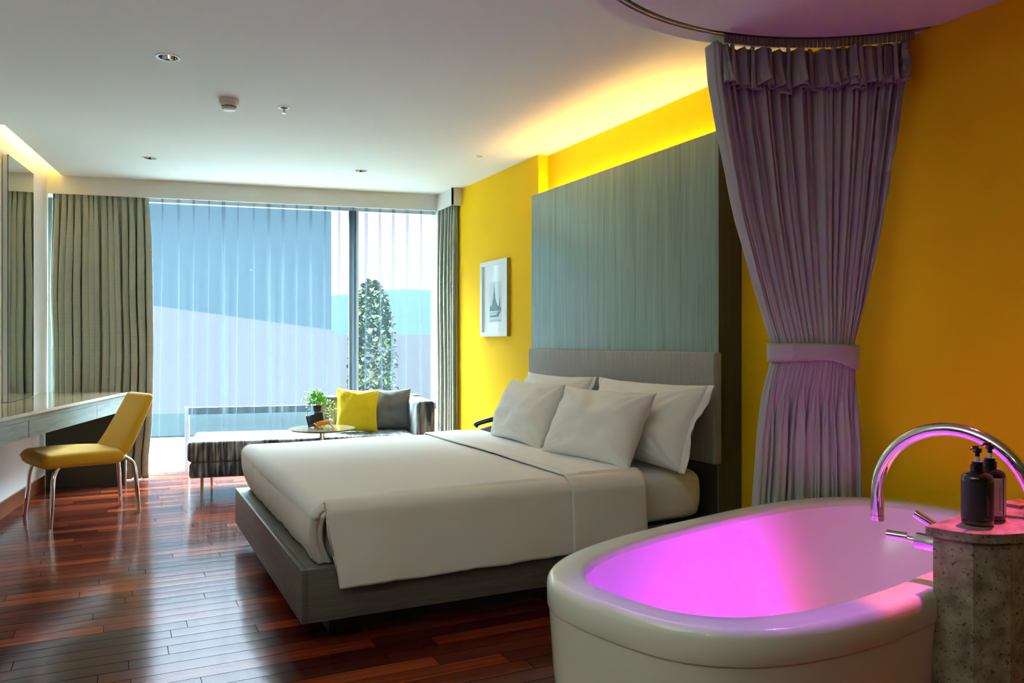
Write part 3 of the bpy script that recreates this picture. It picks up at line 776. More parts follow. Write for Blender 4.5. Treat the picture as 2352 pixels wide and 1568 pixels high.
def duvet(i, j):
    x, zx, kx = XP[i]; y, zy, ky = YP[j]
    side = ky == 'side'
    if kx == 2:
        z = zy; dz = 0
        if ky == 'top': dz = .006 * nz(x * 2.2, y * 1.3, 3) + .004 * nz(x * 7, y * 1.2, 8) + .006 * math.sin((x - .7) * 2.2) ** 2
        z += dz
        yy = y
        if ky != 'top':
            d = (TOPZ - z); sg = -1 if y < 4 else 1
            k = smoothstep(0, .3, d)
            yy = y + sg * (.010 * k + .012 * k * (nz(x * 3.5, z * 2, 4)) + .006 * k * math.sin(x * 9))
            # hem hangs a little lower at the foot, wavy
            low = smoothstep(TOPZ - .08, HZ, z)
            z += low * (.010 * nz(x * 5, 2, 2) + .004 * nz(x * 16, 2, 7) + .010 * smoothstep(1.1, 1.8, x))
            x2 = x + low * (.05 * (1 - smoothstep(.66, 1.2, x)))
            return (x2 - 1.2, yy - 4.0, z - .55)
        return (x - 1.2, yy - 4, z - .55)
    # foot face and rounding; the vertical corner is a quarter sphere and cylinder
    wob = .008 * nz(y * 4, zx * 3, 6) + .006 * nz(y * 13, zx * 1.2, 9)
    if ky == 'round':
        rr = .055; sg = -1 if y < 4 else 1; Ye = YN if sg < 0 else YF
        sa = min(1, max(0, (zy - (TOPZ - rr)) / rr)); ca = math.sqrt(max(0, 1 - sa * sa))
        cb_ = min(1, max(0, (XF + rr - x) / rr)) if kx == 1 else 1; sb_ = math.sqrt(max(0, 1 - cb_ * cb_))
        z = (TOPZ - rr + rr * sb_ * sa) if kx == 1 else zx
        xx = XF + rr - rr * cb_ * sa + (x - XF if kx == 0 else 0); yy = Ye - sg * rr + sg * rr * ca
        q_ = max(0, (TOPZ - rr - z) / .2); xx += .045 * q_ ** 1.6; yy -= sg * .075 * q_ ** .8
        return (xx + wob * .5 * sa - 1.2, yy - 4, z - .55)
    q_ = max(0, (TOPZ - .055 - zx) / .2); ed = smoothstep(.25, 0, min(y - YN, YF - y)); y += (.075 if y < 4 else -.075) * q_ ** .8 * ed; x += .045 * q_ ** 1.6
    return (x + wob * (1 if kx == 0 else .4) - 1.2, y - 4, zx - .55 + (.006 * nz(x * 2.2, y * 1.3, 3) if kx == 1 else 0))
ns = len(XP)
def keep(i, j):
    if i < 34 and (j < J0 - 1 or j > J1 - 1): return False
    return True
o = grid('cover_cloth', duvet, ns, len(YP), M['linen'], dv, keep=keep)
md = o.modifiers.new('t', 'SOLIDIFY'); md.thickness = .004; md.offset = 1
# folded band of the top sheet
def band(i, j):
    x = 1.795 + .395 * i / 39; y, z, ky = YP[j]
    sk = .02 * nz(y * .9, 1, 1)
    off = .014 if ky == 'top' else .010
    sg = -1 if y < 4 else 1
    if ky == 'top':
        z += off + .004 * nz(x * 10, y * 1.4, 12) + .003 * nz(x * 25, y * 2, 15) + .004 * math.sin(math.pi * i / 39)
    elif ky == 'round':
        t_ = (TOPZ - z) / .055; z += off * (1 - t_) * .8; y += sg * off * t_
    else:
        y += sg * (off + .010 * smoothstep(.5, .25, z) * (1 + nz(x * 6, z, 3)))
    zz = z
    if ky == 'side': zz = z - .012 * smoothstep(.5, .25, z)
    return (x + sk - 1.2, y - 4, zz - .55)
o = grid('folded_sheet', band, 40, len(YP), M['linen'], dv); md = o.modifiers.new('t', 'SOLIDIFY'); md.thickness = .007; md.offset = 1

# headboard
hb = thing('headboard', 'wide grey upholstered headboard fixed to the timber wall panel', 'headboard')
rb_ = bmesh.new(); add_box(rb_, (2.60, 3.04, .568), (2.652, 5.0, 1.118), .012, 3); bmobj('padded_board', rb_, M['headboard'], hb, True, 50)
# tall timber panel
pn = thing('wall_panel', 'tall grey-green timber panel rising behind the headboard', 'panel')
box('front_board', (2.655, 3.072, 0), (2.695, 5.055, 2.213), M['panel'], pn, .001)
box('side_return', (2.700, 3.078, 0), (2.809, 3.098, 2.205), M['panel_side'], pn)
box('edge_board', (2.656, 3.0715, 0), (2.694, 3.0719, 2.212), M['panel_side'], pn)
box('side_return', (2.700, 5.033, 0), (2.728, 5.053, 2.205), M['panel_side'], pn)
box('light_shelf', (2.696, 3.10, 2.13), (2.809, 5.03, 2.15), M['trim'], pn)
box('light_strip', (2.765, 3.12, 2.152), (2.800, 5.02, 2.158), emit('cove_strip', (1, .62, .16), 24), pn)
t = thing('light_switch', 'bronze rocker switch plate on the edge of the timber panel', 'switch', (2.73, 3.073, .608))
box('plate', (-.058, -.004, -.038), (.062, 0.004, .038), M['brass'], t, .001); box('rocker', (-.030, -.007, -.024), (.035, -.0042, .024), M['brass'], t, .001)

# bed pillows
def bpil(label, w, h, T, loc, yaw, lean, seed, flange=0, pinch=.08, wr=.018):
    T *= 1.22; p = thing('pillow', label, 'pillow', group='white pillows on the bed'); pillow('pillow_body', w, h, T, M['linen'], p, seed=seed, flange=flange, pinch=pinch, wr=wr, n=56)
    place(p, loc, yaw, lean); return p
Y90 = R(-90)  # faces -X
bpil('long white pillow against the headboard, nearest the bathtub', .92, .44, .17, (2.33, 3.425, .560), Y90, R(24), 11, .045)
bpil('long white pillow against the headboard, nearest the framed picture', .82, .44, .17, (2.33, 4.39, .560), Y90, R(24), 17, .03)
bpil('square white pillow in front, nearest the bathtub', .73, .40, .16, (2.095, 3.445, .566), R(-84), R(26), 23, pinch=.10)
bpil('square white pillow in front, nearest the telephone', .72, .40, .16, (2.10, 4.235, .566), R(-92), R(24), 31, pinch=.10)

# framed print
pc = thing('framed_print', 'white framed print of a spired temple by the water on the yellow wall', 'picture', (RX, 5.81, 1.516))
fy0, fy1, fz0, fz1 = -.255, .255, -.305, .305
bm = bmesh.new()
add_box(bm, (-.030, fy0, fz0), (-.002, fy0 + .035, fz1)); add_box(bm, (-.030, fy1 - .035, fz0), (-.002, fy1, fz1))
add_box(bm, (-.030, fy0 + .035, fz0), (-.002, fy1 - .035, fz0 + .035)); add_box(bm, (-.030, fy0 + .035, fz1 - .035), (-.002, fy1 - .035, fz1))
bmobj('frame', bm, M['frame_white'], pc)
box('frame_edge', (-.029, fy0 - .002, fz0), (-.002, fy0 - .0005, fz1), M['frame_side'], pc)
box('mat_board', (-.012, fy0 + .035, fz0 + .035), (-.008, fy1 - .035, fz1 - .035), M['paper'], pc)
box('print_sheet', (-.0130, -.125, -.19), (-.0122, .105, .135), M['print'], pc)
# silhouette shapes, y runs towards the camera side as -y
def flat(name, pts, x, m):
    # pts (y,z); thin slab
    n = len(pts); bm = bmesh.new(); bv = [bm.verts.new((xx, y, z)) for xx in (x, x - .0006) for y, z in pts]
    bm.faces.new(bv[:n]); bm.faces.new(bv[n:])
    for i in range(n): bm.faces.new([bv[i], bv[(i + 1) % n], bv[n + (i + 1) % n], bv[n + i]])
    return bmobj(name, bm, m, pc)
tp = [(.095, -.09), (.09, -.06), (.08, -.062), (.075, -.05), (.065, -.07), (.055, -.05), (.045, -.035), (.04, -.01), (.03, .0), (.027, .03), (.02, .05), (.017, .085), (.013, .09), (.012, .12), (.008, .12),
      (.007, .09), (.003, .085), (.0, .05), (-.007, .03), (-.010, .0), (-.02, -.01), (-.025, -.03), (-.04, -.04), (-.05, -.06), (-.06, -.045), (-.065, -.065), (-.075, -.06), (-.08, -.07), (-.085, -.02), (-.09, .01), (-.094, -.02), (-.10, -.07), (-.118, -.08), (-.118, -.10), (.095, -.10)]
flat('temple_print', tp, -.0132, M['ink'])
flat('boat_print', [(.095, -.112), (-.03, -.105), (-.115, -.108), (-.115, -.114), (-.02, -.12), (.095, -.122)], -.0132, M['ink2'])
flat('boat_print', [(.09, -.135), (-.02, -.13), (-.09, -.105), (-.105, -.10), (-.07, -.145), (-.03, -.152), (.09, -.15)], -.0132, M['ink'])
flat('water_print', [(.095, -.175), (.0, -.165), (-.115, -.172), (-.115, -.185), (.095, -.187)], -.0132, M['ink2'])

# ------------------------------------------------------------------ purple curtain by the bath
cu = thing('bath_curtain', 'mauve curtain gathered by a tieback between bed and bathtub', 'curtain', (2.455, 2.30, 0))
CC = Vector((2.455, 2.30)); CE = Vector((.885, -.466)); CNn = Vector((-.466, -.885))   # CNn points to the camera side
k_ = 3.15 / 1829
LE = [(2.345, 1630), (2.20, 1636), (2.0, 1655), (1.66, 1692), (1.31, 1748), (1.16, 1774), (1.09, 1772), (.97, 1757), (.80, 1748), (.50, 1735), (.02, 1722)]
RE = [(2.345, 2068), (2.20, 2060), (2.0, 2045), (1.66, 2016), (1.31, 1978), (1.16, 1955), (1.09, 1957), (.97, 1960), (.80, 1962), (.50, 1967), (.02, 1975)]
def interp(T_, z):
    for (za, a), (zb, b) in zip(T_, T_[1:]):
        if z >= zb:
            l = (z - zb) / (za - zb); l = min(1, max(0, l)); return b + (a - b) * l
    return T_[-1][1]
NF = 23; ff = fold_curve(NF, 41, .5)
def cpt(s, z, extra=0, ampk=1, ph0=0):
    l = (interp(LE, z) - 1862) * k_; r_ = (interp(RE, z) - 1862) * k_
    up = smoothstep(1.2, 2.3, z)
    ph, a = ff(s + .010 * nz(s * 4, z * 1.1, 7) * (1 - smoothstep(2.2, 2.35, z)))
    c = 2 * math.pi * ph + ph0
    tie = math.exp(-((z - 1.13) / .16) ** 2)
    am = (.018 + .026 * up + .034 * smoothstep(1.05, .5, z)) * (1 - .55 * tie) * ampk
    y = am * a * (2.6 * (abs(math.sin(c / 2)) ** .6 - .6) + .7 * nz(s * 9, z * .8, 5) + .35 * math.sin(c * .5 * 5 + z))
    wdt = (r_ - l); om = .30 * am
    # below the tie the folds are fewer: blend to wide folds
    lowk = smoothstep(1.05, .75, z)
    c2 = 2 * math.pi * (s * 6.2 + .1 + .12 * nz(s * 2, 3, 1)); y = y * (1 - .72 * lowk) + lowk * .05 * (abs(math.sin(c2 / 2 + .4)) ** .6 - .6) * 1.8
    x = l + wdt * s - om * math.sin(2 * c) * (1 - lowk)
    x -= .018 * math.sin(2 * c2) * lowk
    # bow outwards to the bed side like the round track; near the tie it is a bundle
    bow = -.09 * up * (1 - (2 * s - 1) ** 2)
    bund = (1 - up) * .055 * math.sqrt(max(0, 1 - (2 * s - 1) ** 2)) * (tie + .3)
    return x, y + extra + bow + bund
def cfun(i, j):
    nu_, nv_ = 640, 110; s = i / (nu_ - 1); z = 2.343 + (.02 - 2.343) * j / (nv_ - 1)
    x, y = cpt(s, z); p = CE * x + CNn * y; return (p.x, p.y, z)
o = grid('curtain_cloth', cfun, 640, 110, M['purple_cloth'], cu); md = o.modifiers.new('t', 'SOLIDIFY'); md.thickness = .002
def rfun(i, j):
    nu_, nv_ = 560, 16; s = .065 + .93 * i / (nu_ - 1); z = 2.335 + (2.175 - 2.335) * j / (nv_ - 1)
    q_ = j / (nv_ - 1)
    x, y = cpt(s, z, .014 + .016 * q_, 1.0 + .5 * q_, .9 * q_)
    z += q_ ** 2 * (.030 * nz(s * 16, 1, 3) + .014 * nz(s * 50, 2, 3))
    x += .012 * q_ ** 2 * nz(s * 30, 4, 4)
    p = CE * x + CNn * (y + .045 * q_ ** 2 * (.35 + nz(s * 34, z * .5, 2))); return (p.x, p.y, z)
o = grid('ruffle', rfun, 560, 16, M['purple_cloth'], cu); md = o.modifiers.new('t', 'SOLIDIFY'); md.thickness = .002
def tfun(i, j):
    nu_, nv_ = 80, 8; a = -math.pi * .04 + (math.pi * 1.08) * i / (nu_ - 1); q_ = j / (nv_ - 1)
    sx = math.cos(a)
    x = .0035 - sx * .172; y = .012 + .075 * abs(math.sin(a)) ** .7 * (1 if math.sin(a) > 0 else -1)
    top = 1.163 - .006 * smoothstep(-.2, .9, -sx); bot = 1.098 - .045 * smoothstep(.1, 1, -sx) - .008 * (sx)
    z = top + (bot - top) * q_
    p = CE * x + CNn * (y + .004 * math.sin(q_ * math.pi)); return (p.x, p.y, z)
o = grid('tieback', tfun, 80, 8, M['purple_cloth'], cu); md = o.modifiers.new('t', 'SOLIDIFY'); md.thickness = .004
# stitched end of the band
def sfun(i, j):
    x = -.098 + .012 * i / 3; z = 1.165 - .068 * j / 5
    p = CE * x + CNn * (.012 + .075 * math.sqrt(1 - (x / .172) ** 2) ** .7 + .004); return (p.x, p.y, z)
o = grid('tieback_end', sfun, 4, 6, M['purple_cloth'], cu); md = o.modifiers.new('t', 'SOLIDIFY'); md.thickness = .003
# heading tape hooks, pale zigzag
bm = bmesh.new(); prev = None
for k in range(220):
    s_k = .06 + .93 * k / 219; x, y = cpt(s_k, 2.34, 0); p = CC + CE * x + CNn * (y + .007)
    h = .013 * abs(((k * .37) % 1) * 2 - 1) + .006 * rnd.random(); q_ = Vector((p.x - 2.455, p.y - 2.30, 2.326))
    cur = (bm.verts.new(q_), bm.verts.new(q_ + Vector((0, 0, .004 + h))))
    if prev: bm.faces.new([prev[0], cur[0], cur[1], prev[1]])
    prev = cur
o = bmobj('hook_tape', bm, M['tape'], cu); md = o.modifiers.new('t', 'SOLIDIFY'); md.thickness = .002
# track with gliders
tk = thing('curtain_track', 'curved white curtain rail set into the round soffit', 'curtain rail', (SCX, SCY, 0))
a0_, a1_ = R(36), R(215)
lathe('rail', [(.975, SZ + .016), (.975, SZ + .002), (.980, SZ), (.984, SZ), (.989, SZ + .002), (.989, SZ + .016)], M['steel'], tk, 120, a0=a0_, a1=a1_)
lathe('liner', [(.9625, SZ + .0165), (.9745, SZ + .0165)], M['slot'], tk, 120, a0=a0_, a1=a1_)
lathe('liner', [(.9895, SZ + .0165), (.9995, SZ + .0165)], M['slot'], tk, 120, a0=a0_, a1=a1_)
gl0 = None
for k in range(46):
    a = R(82.5) + (R(39.5) - R(82.5)) * k / 45
    if gl0 is None:
        gl0 = box('glider', (-.0065, -.006, -.033), (.0065, .006, 0), M['glider'], tk, .002); g = gl0
    else:
        g = gl0.copy(); COL.objects.link(g); g.parent = tk
    g.location = (.978 * math.cos(a), .978 * math.sin(a), SZ - .001); g.rotation_euler = (0, 0, a + R(90))

# ------------------------------------------------------------------ bathtub
TC = Vector((1.818, 1.706)); TA = .228
tub = thing('bathtub', 'freestanding oval white bathtub glowing magenta inside', 'bathtub', (TC.x, TC.y, 0), TA)
def se(a, ax, by, e=2 / 3.0):
    c, s = math.cos(a), math.sin(a); return math.copysign(abs(c) ** e, c) * ax, math.copysign(abs(s) ** e, s) * by
RA, RB, RZ = .868, .432, .58
rim_prof = [(.0, .505, 0), (.002, .51, 0), (.002, .56, 0), (-.001, .569, 0), (-.006, .576, 0), (-.013, .5795, 0), (-.02, .58, 0), (-.045, .581, 0), (-.075, .58, 0), (-.082, .578, 0), (-.088, .573, 0), (-.094, .562, 0)]
nA = 144
def angs(i): return 2 * math.pi * i / nA
def rimf(i, j):
    d, z, _ = rim_prof[j]; x, y = se(angs(i), RA + d, RB + d); return (x, y, z)
grid('rim', rimf, nA, len(rim_prof), M['tub'], tub, closeu=True)
body_prof = [(-.002, .504), (-.004, .48), (-.012, .35), (-.03, .18), (-.05, .04), (-.055, .0)]
def bodyf(i, j):
    d, z = body_prof[j]; x, y = se(angs(i), RA + d, RB + d); return (x, y, z)
grid('outer_shell', bodyf, nA, len(body_prof), M['tub'], tub, closeu=True)
inner_prof = [(-.094, .562)] + [(-.094 - .03 * (k / 14) - .16 * (k / 14) ** 4, .562 - .43 * (k / 14)) for k in range(1, 15)] + [(-.36, .118), (-.431, .115)]
def innf(i, j):
    d, z = inner_prof[j]; k = j / (len(inner_prof) - 1)
    # sloping ends
    x, y = se(angs(i), RA + d - .12 * smoothstep(0, 1, (.562 - z) / .44), max(RB + d, .004)); return (x, y, z)
grid('basin', innf, nA, len(inner_prof), M['tub'], tub, closeu=True)
# underwater lamp on the near inner side wall
lamp = lathe('basin_lamp', [(0, .004), (.020, .004), (.024, .002), (.024, 0)], emit('magenta_led', (.8, .01, 1.0), 12), tub, 24)
lamp.rotation_euler = (R(-90 - 6), 0, R(0)); lamp.location = (.10, -.285, .25)
for nm_, en_, cl_, sz_, aim_ in (('basin_spot', 19, (.36, .0, 1.0), 132, (-.55, .85, .12)), ('basin_spot', 9, (1.0, .0, .42), 100, (-.10, 1, -.05))):
    l = D.lights.new(nm_, 'SPOT'); l.energy = en_; l.color = cl_; l.spot_size = R(sz_); l.spot_blend = .8; l.shadow_soft_size = .02
    o = D.objects.new(nm_, l); COL.objects.link(o); o.parent = tub; o.location = (.10, -.272, .252)
    o.rotation_euler = Vector(aim_).to_track_quat('-Z', 'Y').to_euler()

# ------------------------------------------------------------------ stone pillar with taps, bottles
cp = [(1.731, 1.250), (1.762, 1.172), (1.836, 1.132), (1.99, 1.118), (2.14, 1.155), (2.232, 1.25), (2.215, 1.338)]
pil = thing('tap_pillar', 'speckled stone tap pedestal standing against the tub rim', 'pedestal', (1.99, 1.24, 0))
def loc2(pts): return [(x - 1.99, y - 1.24) for x, y in pts]
prism('shaft', loc2(cp), 0, .709, M['column'], pil)
tp_ = []
base = spline([(*p, 0) for p in [(1.723, 1.264), (1.735, 1.205), (1.766, 1.156), (1.835, 1.124), (1.99, 1.108), (2.15, 1.145), (2.245, 1.255), (2.222, 1.368)]], 44)
o = prism('slab', loc2([(p.x, p.y) for p in base]), .709, .73, M['column'], pil)
box('ledge', (.135, .045, .7305), (.225, .105, .738), M['column'], pil)
bo2 = Vector((-math.sin(TA), math.cos(TA)))   # direction over the tub
sp = thing('bath_spout', 'tall chrome gooseneck spout arching over the tub', 'tap', (2.05, 1.20, .7305))
Rr = .2; pts = [(0, 0, 0), (0, 0, .002)]
for k in range(41):
    a = math.pi * k / 40; pts.append((bo2.x * Rr * (1 - math.cos(a)), bo2.y * Rr * (1 - math.cos(a)), .0035 + Rr * math.sin(a)))
end = pts[-1]; pts.append((end[0], end[1], end[2] - .03)); pts.append((end[0], end[1], end[2] - .062))
tube('neck', pts, .018, M['chrome'], sp, 28)
tube('nozzle', [(end[0], end[1], end[2] - .063), (end[0], end[1], end[2] - .078)], .0185, M['chrome'], sp, 28)
lathe('flange', [(0, .006), (.026, .006), (.028, .003), (.028, 0)], M['chrome'], sp, 32)
def mixer(label, x, y, z, rise):
    t = thing('tap_handle', label, 'tap', (x, y, z), TA, 'lever handles on the stone pedestal')
    tube('valve_body', [(0, -.02, 0), (0, .052, 0), (0, .056, 0)], [.0215, .0215, .0195], M['chrome'], t, 28)
    tube('lever_neck', [(0, .056, 0), (-.004, .085, .002)], .0075, M['chrome'], t, 16)
    tube('lever', [(-.001, .078, .004), (-.012, .125, .002 + rise), ], .0115, M['chrome'], t, 24)
    return t
mixer('chrome lever handle on the pedestal side, nearest the bed', 1.805, 1.285, .672, .003)
mixer('chrome lever handle just showing behind the pedestal top', 1.955, 1.318, .678, .030)
def bottle(label, x, y, rz, lab, txt):
    t = thing('pump_bottle', label, 'bottle', (x, y, .7305), rz, 'pump bottles on the pedestal'); r = .0345
    lathe('glass_body', [(0, 0), (r - .004, 0), (r, .004), (r, .112), (r - .003, .119), (r - .012, .125), (.014, .127), (.013, .132), (0, .132)], M['bottle'], t, 56)
    dark = lab is M['label_black']
    for q0, q1 in (((-280, 30),) if dark else ((-290, -96), (-90, 10))):
        lathe('label_wrap', [(r + .0004, .014), (r + .0004, .106)], lab, t, 48, a0=R(q0), a1=R(q1), angle=None)
    lathe('collar', [(.0145, .127), (.0155, .128), (.0155, .144), (.0125, .145), (.0125, .151), (.0, .151)], M['black'], t, 32)
    tube('plunger', [(0, 0, .151), (0, 0, .163)], .0048, M['white_plastic'], t, 16)
    tube('pump_stem', [(0, 0, .1635), (0, 0, .173)], .0055, M['black'], t, 16)
    tube('pump_head', [(0, 0, .173), (0, 0, .183), (0, 0, .184)], [.0092, .0098, .011], M['black'], t, 20)
    tube('pump_nozzle', spline([(0, 0, .186), (-.012, 0, .187), (-.026, 0, .186), (-.034, 0, .183)], 10), [.004] * 6 + [.0035, .003, .0028, .0026, .0025], M['black'], t, 12)
    # small print up the label, and the volume below it
    ang = -119 if dark else -110; bm = bmesh.new(); rq = random.Random(3); rr_ = r + .0007
    for k, (o_, z0_, z1_) in enumerate(((-.0016, .027, .076 if dark else .082), (.0014, .027, .064 if dark else .088))):
        z = z0_
        while z < z1_:
            h = rq.uniform(.0012, .0030); a_ = R(ang) + o_ / r; b_ = a_ + .0014 / r
            bm.faces.new([bm.verts.new((rr_ * math.cos(q_), rr_ * math.sin(q_), zz)) for q_, zz in ((a_, z), (b_, z), (b_, z + h), (a_, z + h))]); z += h + .0007
    bmobj('label_print', bm, txt, t)
    cu_ = D.curves.new('txt', 'FONT'); cu_.body = '300 ml'; cu_.size = .0050; cu_.extrude = .0001; cu_.align_x = 'CENTER'
    tmp = D.objects.new('txt', cu_); COL.objects.link(tmp); bpy.context.view_layer.update()
    me = D.meshes.new_from_object(tmp.evaluated_get(bpy.context.evaluated_depsgraph_get())); D.objects.remove(tmp)
    for v in me.vertices:
        a_ = R(ang - 3) + v.co.x / r; v.co = ((rr_ + .0002) * math.cos(a_), (rr_ + .0002) * math.sin(a_), .0175 + v.co.y)
    link('label_text', me, txt, t)
    return t
bottle('black-labelled pump bottle in front on the stone pedestal', 1.852, 1.221, R(10), M['label_black'], M['grey_text'])
bottle('pale-labelled pump bottle behind the black one on the pedestal', 1.938, 1.246, R(0), M['label_white'], M['dark_text'])

# ------------------------------------------------------------------ ceiling fittings
DLN = ['recessed round downlight nearest the camera on the ceiling', 'recessed round downlight near the window and the white wall', 'recessed round downlight above the chaise by the window', 'smallest recessed downlight near the yellow wall']
for (x, y, r), lab in zip(DL, DLN):
    t = thing('downlight', lab, 'ceiling light', (x, y, CZ), 0, 'recessed ceiling downlights')
    lathe('trim_ring', [(r * .78, .006), (r * .78, -.003), (r * .86, -.0045), (r * .97, -.004), (r, -.001), (r, 0)], M['frame_white'], t, 48)
    lathe('reflector', [(r * .775, -.001), (r * .70, .02), (r * .55, .05), (r * .45, .06)], M['ceramic_gloss'], t, 48)
    lathe('lamp', [(0, .058), (r * .30, .056), (r * .44, .059)], M['slot'], t, 24)
t = thing('smoke_detector', 'cream smoke detector with black vents on the ceiling', 'smoke detector', (.555, 4.70, CZ))
lathe('body', [(.0, -.0), (.054, 0), (.054, -.003), (.053, -.022), (.046, -.030), (.042, -.040), (0, -.040)], M['offwhite'], t, 48)
for z_ in (-.0415, -.0505):
    for k in range(8): 
        a = 2 * math.pi * k / 8
        lathe('vent', [(.0395 - (.0415 + z_) * -.4, z_ + .0), (.0385 - (.0415 + z_) * -.4, z_ - .005)], M['slot'], t, 8, a0=a, a1=a + R(38))
lathe('grille', [(.036, -.040), (.036, -.057), (.0, -.057)], M['offwhite'], t, 40)
lathe('collar', [(.041, -.0465), (.041, -.0495), (.036, -.0495)], M['offwhite'], t, 40)
lathe('dome', [(.036, -.056), (.0355, -.060), (.028, -.064), (0, -.066)], M['white_plastic'], t, 40)
t = thing('sprinkler', 'small chrome sprinkler head on the ceiling', 'sprinkler', (.86, 4.72, CZ))
lathe('escutcheon', [(.020, .004), (.021, -.003), (.033, -.004), (.036, -.001), (.036, 0)], M['frame_white'], t, 40)
lathe('cup', [(.020, -.002), (.018, -.0005), (0, -.0005)], M['slot'], t, 32)
tube('stem', [(0, 0, -.001), (0, 0, -.032)], .0055, M['steel'], t, 12)
lathe('deflector', [(0, -.032), (.012, -.033), (.012, -.035), (0, -.035)], M['steel'], t, 24)

# lamps outside the frame: bath spots, then a downlight and uplighter added as fill
def spot(name, label, loc, target, col, power, size=R(60), rad=.015, blend=.3, grp='bath ceiling spotlights'):
    t = thing(name, label, 'ceiling light', loc, 0, grp)
    lathe('housing', [(0, .0), (.03, .0), (.034, -.002), (.034, -.03), (.03, -.03), (.028, -.005), (0, -.005)], M['steel'], t, 24)
    l = D.lights.new(name, 'SPOT'); l.energy = power; l.color = col; l.spot_size = size; l.spot_blend = blend; l.shadow_soft_size = rad
    o = D.objects.new('lamp', l); COL.objects.link(o); o.parent = t; o.location = (0, 0, -.035)
    d = Vector(target) - (Vector(loc) + Vector((0, 0, -.035))); o.rotation_euler = d.to_track_quat('-Z', 'Y').to_euler()
    return t
spot('spotlight', 'red bath spotlight in the soffit above the pedestal', (2.36, 1.42, SZ), (2.02, 1.24, .7), (1, .12, .02), 95, R(30))
spot('spotlight', 'violet bath spotlight in the soffit above the pedestal', (2.26, 1.48, SZ), (1.55, 1.24, .6), (.36, .02, 1), 40, R(40))
spot('spotlight', 'magenta bath spotlight in the soffit above the tub', (2.31, 1.40, SZ), (1.85, 1.36, .5), (1, .02, .40), 12, R(40))
for k, (x, y) in enumerate([(-.6, -.6)]):  # made-up downlight behind the camera, added to lift the room light
    t = thing('downlight', ['added warm fill downlight behind the camera', 'added warm fill downlight by the rear wall', 'added warm fill downlight out of view'][k], 'ceiling light', (x, y, CZ), 0, 'added fill downlights')
    lathe('trim_ring', [(.045, .0), (.047, -.004), (.056, -.003), (.058, 0)], M['frame_white'], t, 32)
    l = D.lights.new('downlight', 'AREA'); l.shape = 'DISK'; l.size = .09; l.energy = 3; l.color = (1, .80, .58)
    o = D.objects.new('lamp', l); COL.objects.link(o); o.parent = t; o.location = (0, 0, -.006)

for k, (x, y) in enumerate([(-1.12, 1.2)]):  # uplighter added out of view to brighten the ceiling
    t = thing('fill_uplighter', ['added fill uplighter standing out of view by the white wall', 'added fill uplighter out of view at the rear wall'][k], 'lamp', (x, y, 0))
    lathe('base', [(0, .02), (.12, .02), (.13, .01), (.13, 0), (0, 0)], M['steel'], t, 32); tube('pole', [(0, 0, .02), (0, 0, 1.66)], .011, M['steel'], t, 12)
    lathe('shade', [(.02, 1.66), (.08, 1.68), (.15, 1.76), (.145, 1.76), (.075, 1.69), (0, 1.675)], M['white_plastic'], t, 32)
    l = D.lights.new('bulb', 'AREA'); l.shape = 'DISK'; l.size = .2; l.energy = 27; l.color = (.84, 1, .86)
    o = D.objects.new('bulb', l); COL.objects.link(o); o.parent = t; o.location = (0, 0, 1.72); o.rotation_euler = (math.pi, 0, 0)

# ------------------------------------------------------------------ outside
def at(px, Y, zz=None):
    xc = (px - 1176) / 1829; dx = .8965 * xc + .4431; dy = -.4431 * xc + .8965; return dx / dy * Y
ter = struct(prism('ground_terrace', [W(-9, .42), W(9, .42), W(9, 4.3), W(-9, 4.3)], -.25, -.12, M['terrace'])); struct(prism('ground_water', [W(-30, 4.31), W(30, 4.31), W(30, 7.9), W(-30, 7.9)], -.45, -.1, M['water']))

t = thing('tower_block', 'blue glazed building with a white base seen through the sheer', 'building', (0, 34, 0))
bm = bmesh.new(); wbox(bm, [(-14, 2), (8.05, -.5), (8.6, 9), (-14, 12)], -6, 8.6); bmobj('glazed_floors', bm, M['facade_blue'], t)
bm = bmesh.new(); wbox(bm, [(-14, 1.7), (8.10, -.8), (8.10, -.55), (-14, 1.95)], -8, 1)
for v in bm.verts:
    if v.co.z > 0: v.co.z = 3.0 - (v.co.x + 2) * .135
bmobj('white_base', bm, M['facade_white'], t)
t = thing('low_building', 'pale low block beyond the window, right of the blue building', 'building', (14, 46, -6))
bm = bmesh.new(); wbox(bm, [(-1, 0), (14, 1), (14, 9), (-1, 8)], -2, 7.6); bmobj('walls', bm, M['facade_white'], t)
# hill
def hillf(i, j):
    u = i / 59; v = j / 19; x = 36 + 120 * u; y = 150 + 60 * v
    h = (13 + 3.5 * smoothstep(0, .3, u) + 1.5 * nz(u * 8, v * 3)) * math.sin(min(1, v * 1.2 + .0) * math.pi / 2) * smoothstep(-.02, .04, u)
    return (x, y, -6 + h + 5 * v)
hl = grid('hill', hillf, 60, 20, M['hill']); hl['kind'] = 'structure'; hl['label'] = 'hazy blue hill far beyond the window'
# tree
t = thing('garden_tree', 'yellow-green tree outside the right end of the window', 'tree', (5.87, 20, -4))
tube('trunk', [(0, 0, 0), (.1, 0, 2), (0, .1, 4.4)], [.16, .12, .07], M['bark'], t, 10)
bm = bmesh.new(); rnd = random.Random(9)
for i in range(2600):
    a = rnd.uniform(0, 6.283); zz = rnd.uniform(-1, 1); rr = rnd.uniform(.4, 1) ** .5
    c = Vector((math.cos(a) * .58 * rr * math.sqrt(1 - zz * zz), math.sin(a) * .58 * rr * math.sqrt(1 - zz * zz), 4.5 + zz * 2.15))
    d = Vector((rnd.uniform(-1, 1), rnd.uniform(-1, 1), rnd.uniform(-.6, .6)))
    if d.length < .1: continue
    leaf(bm, c, d, Vector((.1, .2, 1)), rnd.uniform(.12, .2), .06)
fo = bmobj('foliage', bm, M['tree_leaf'], t)

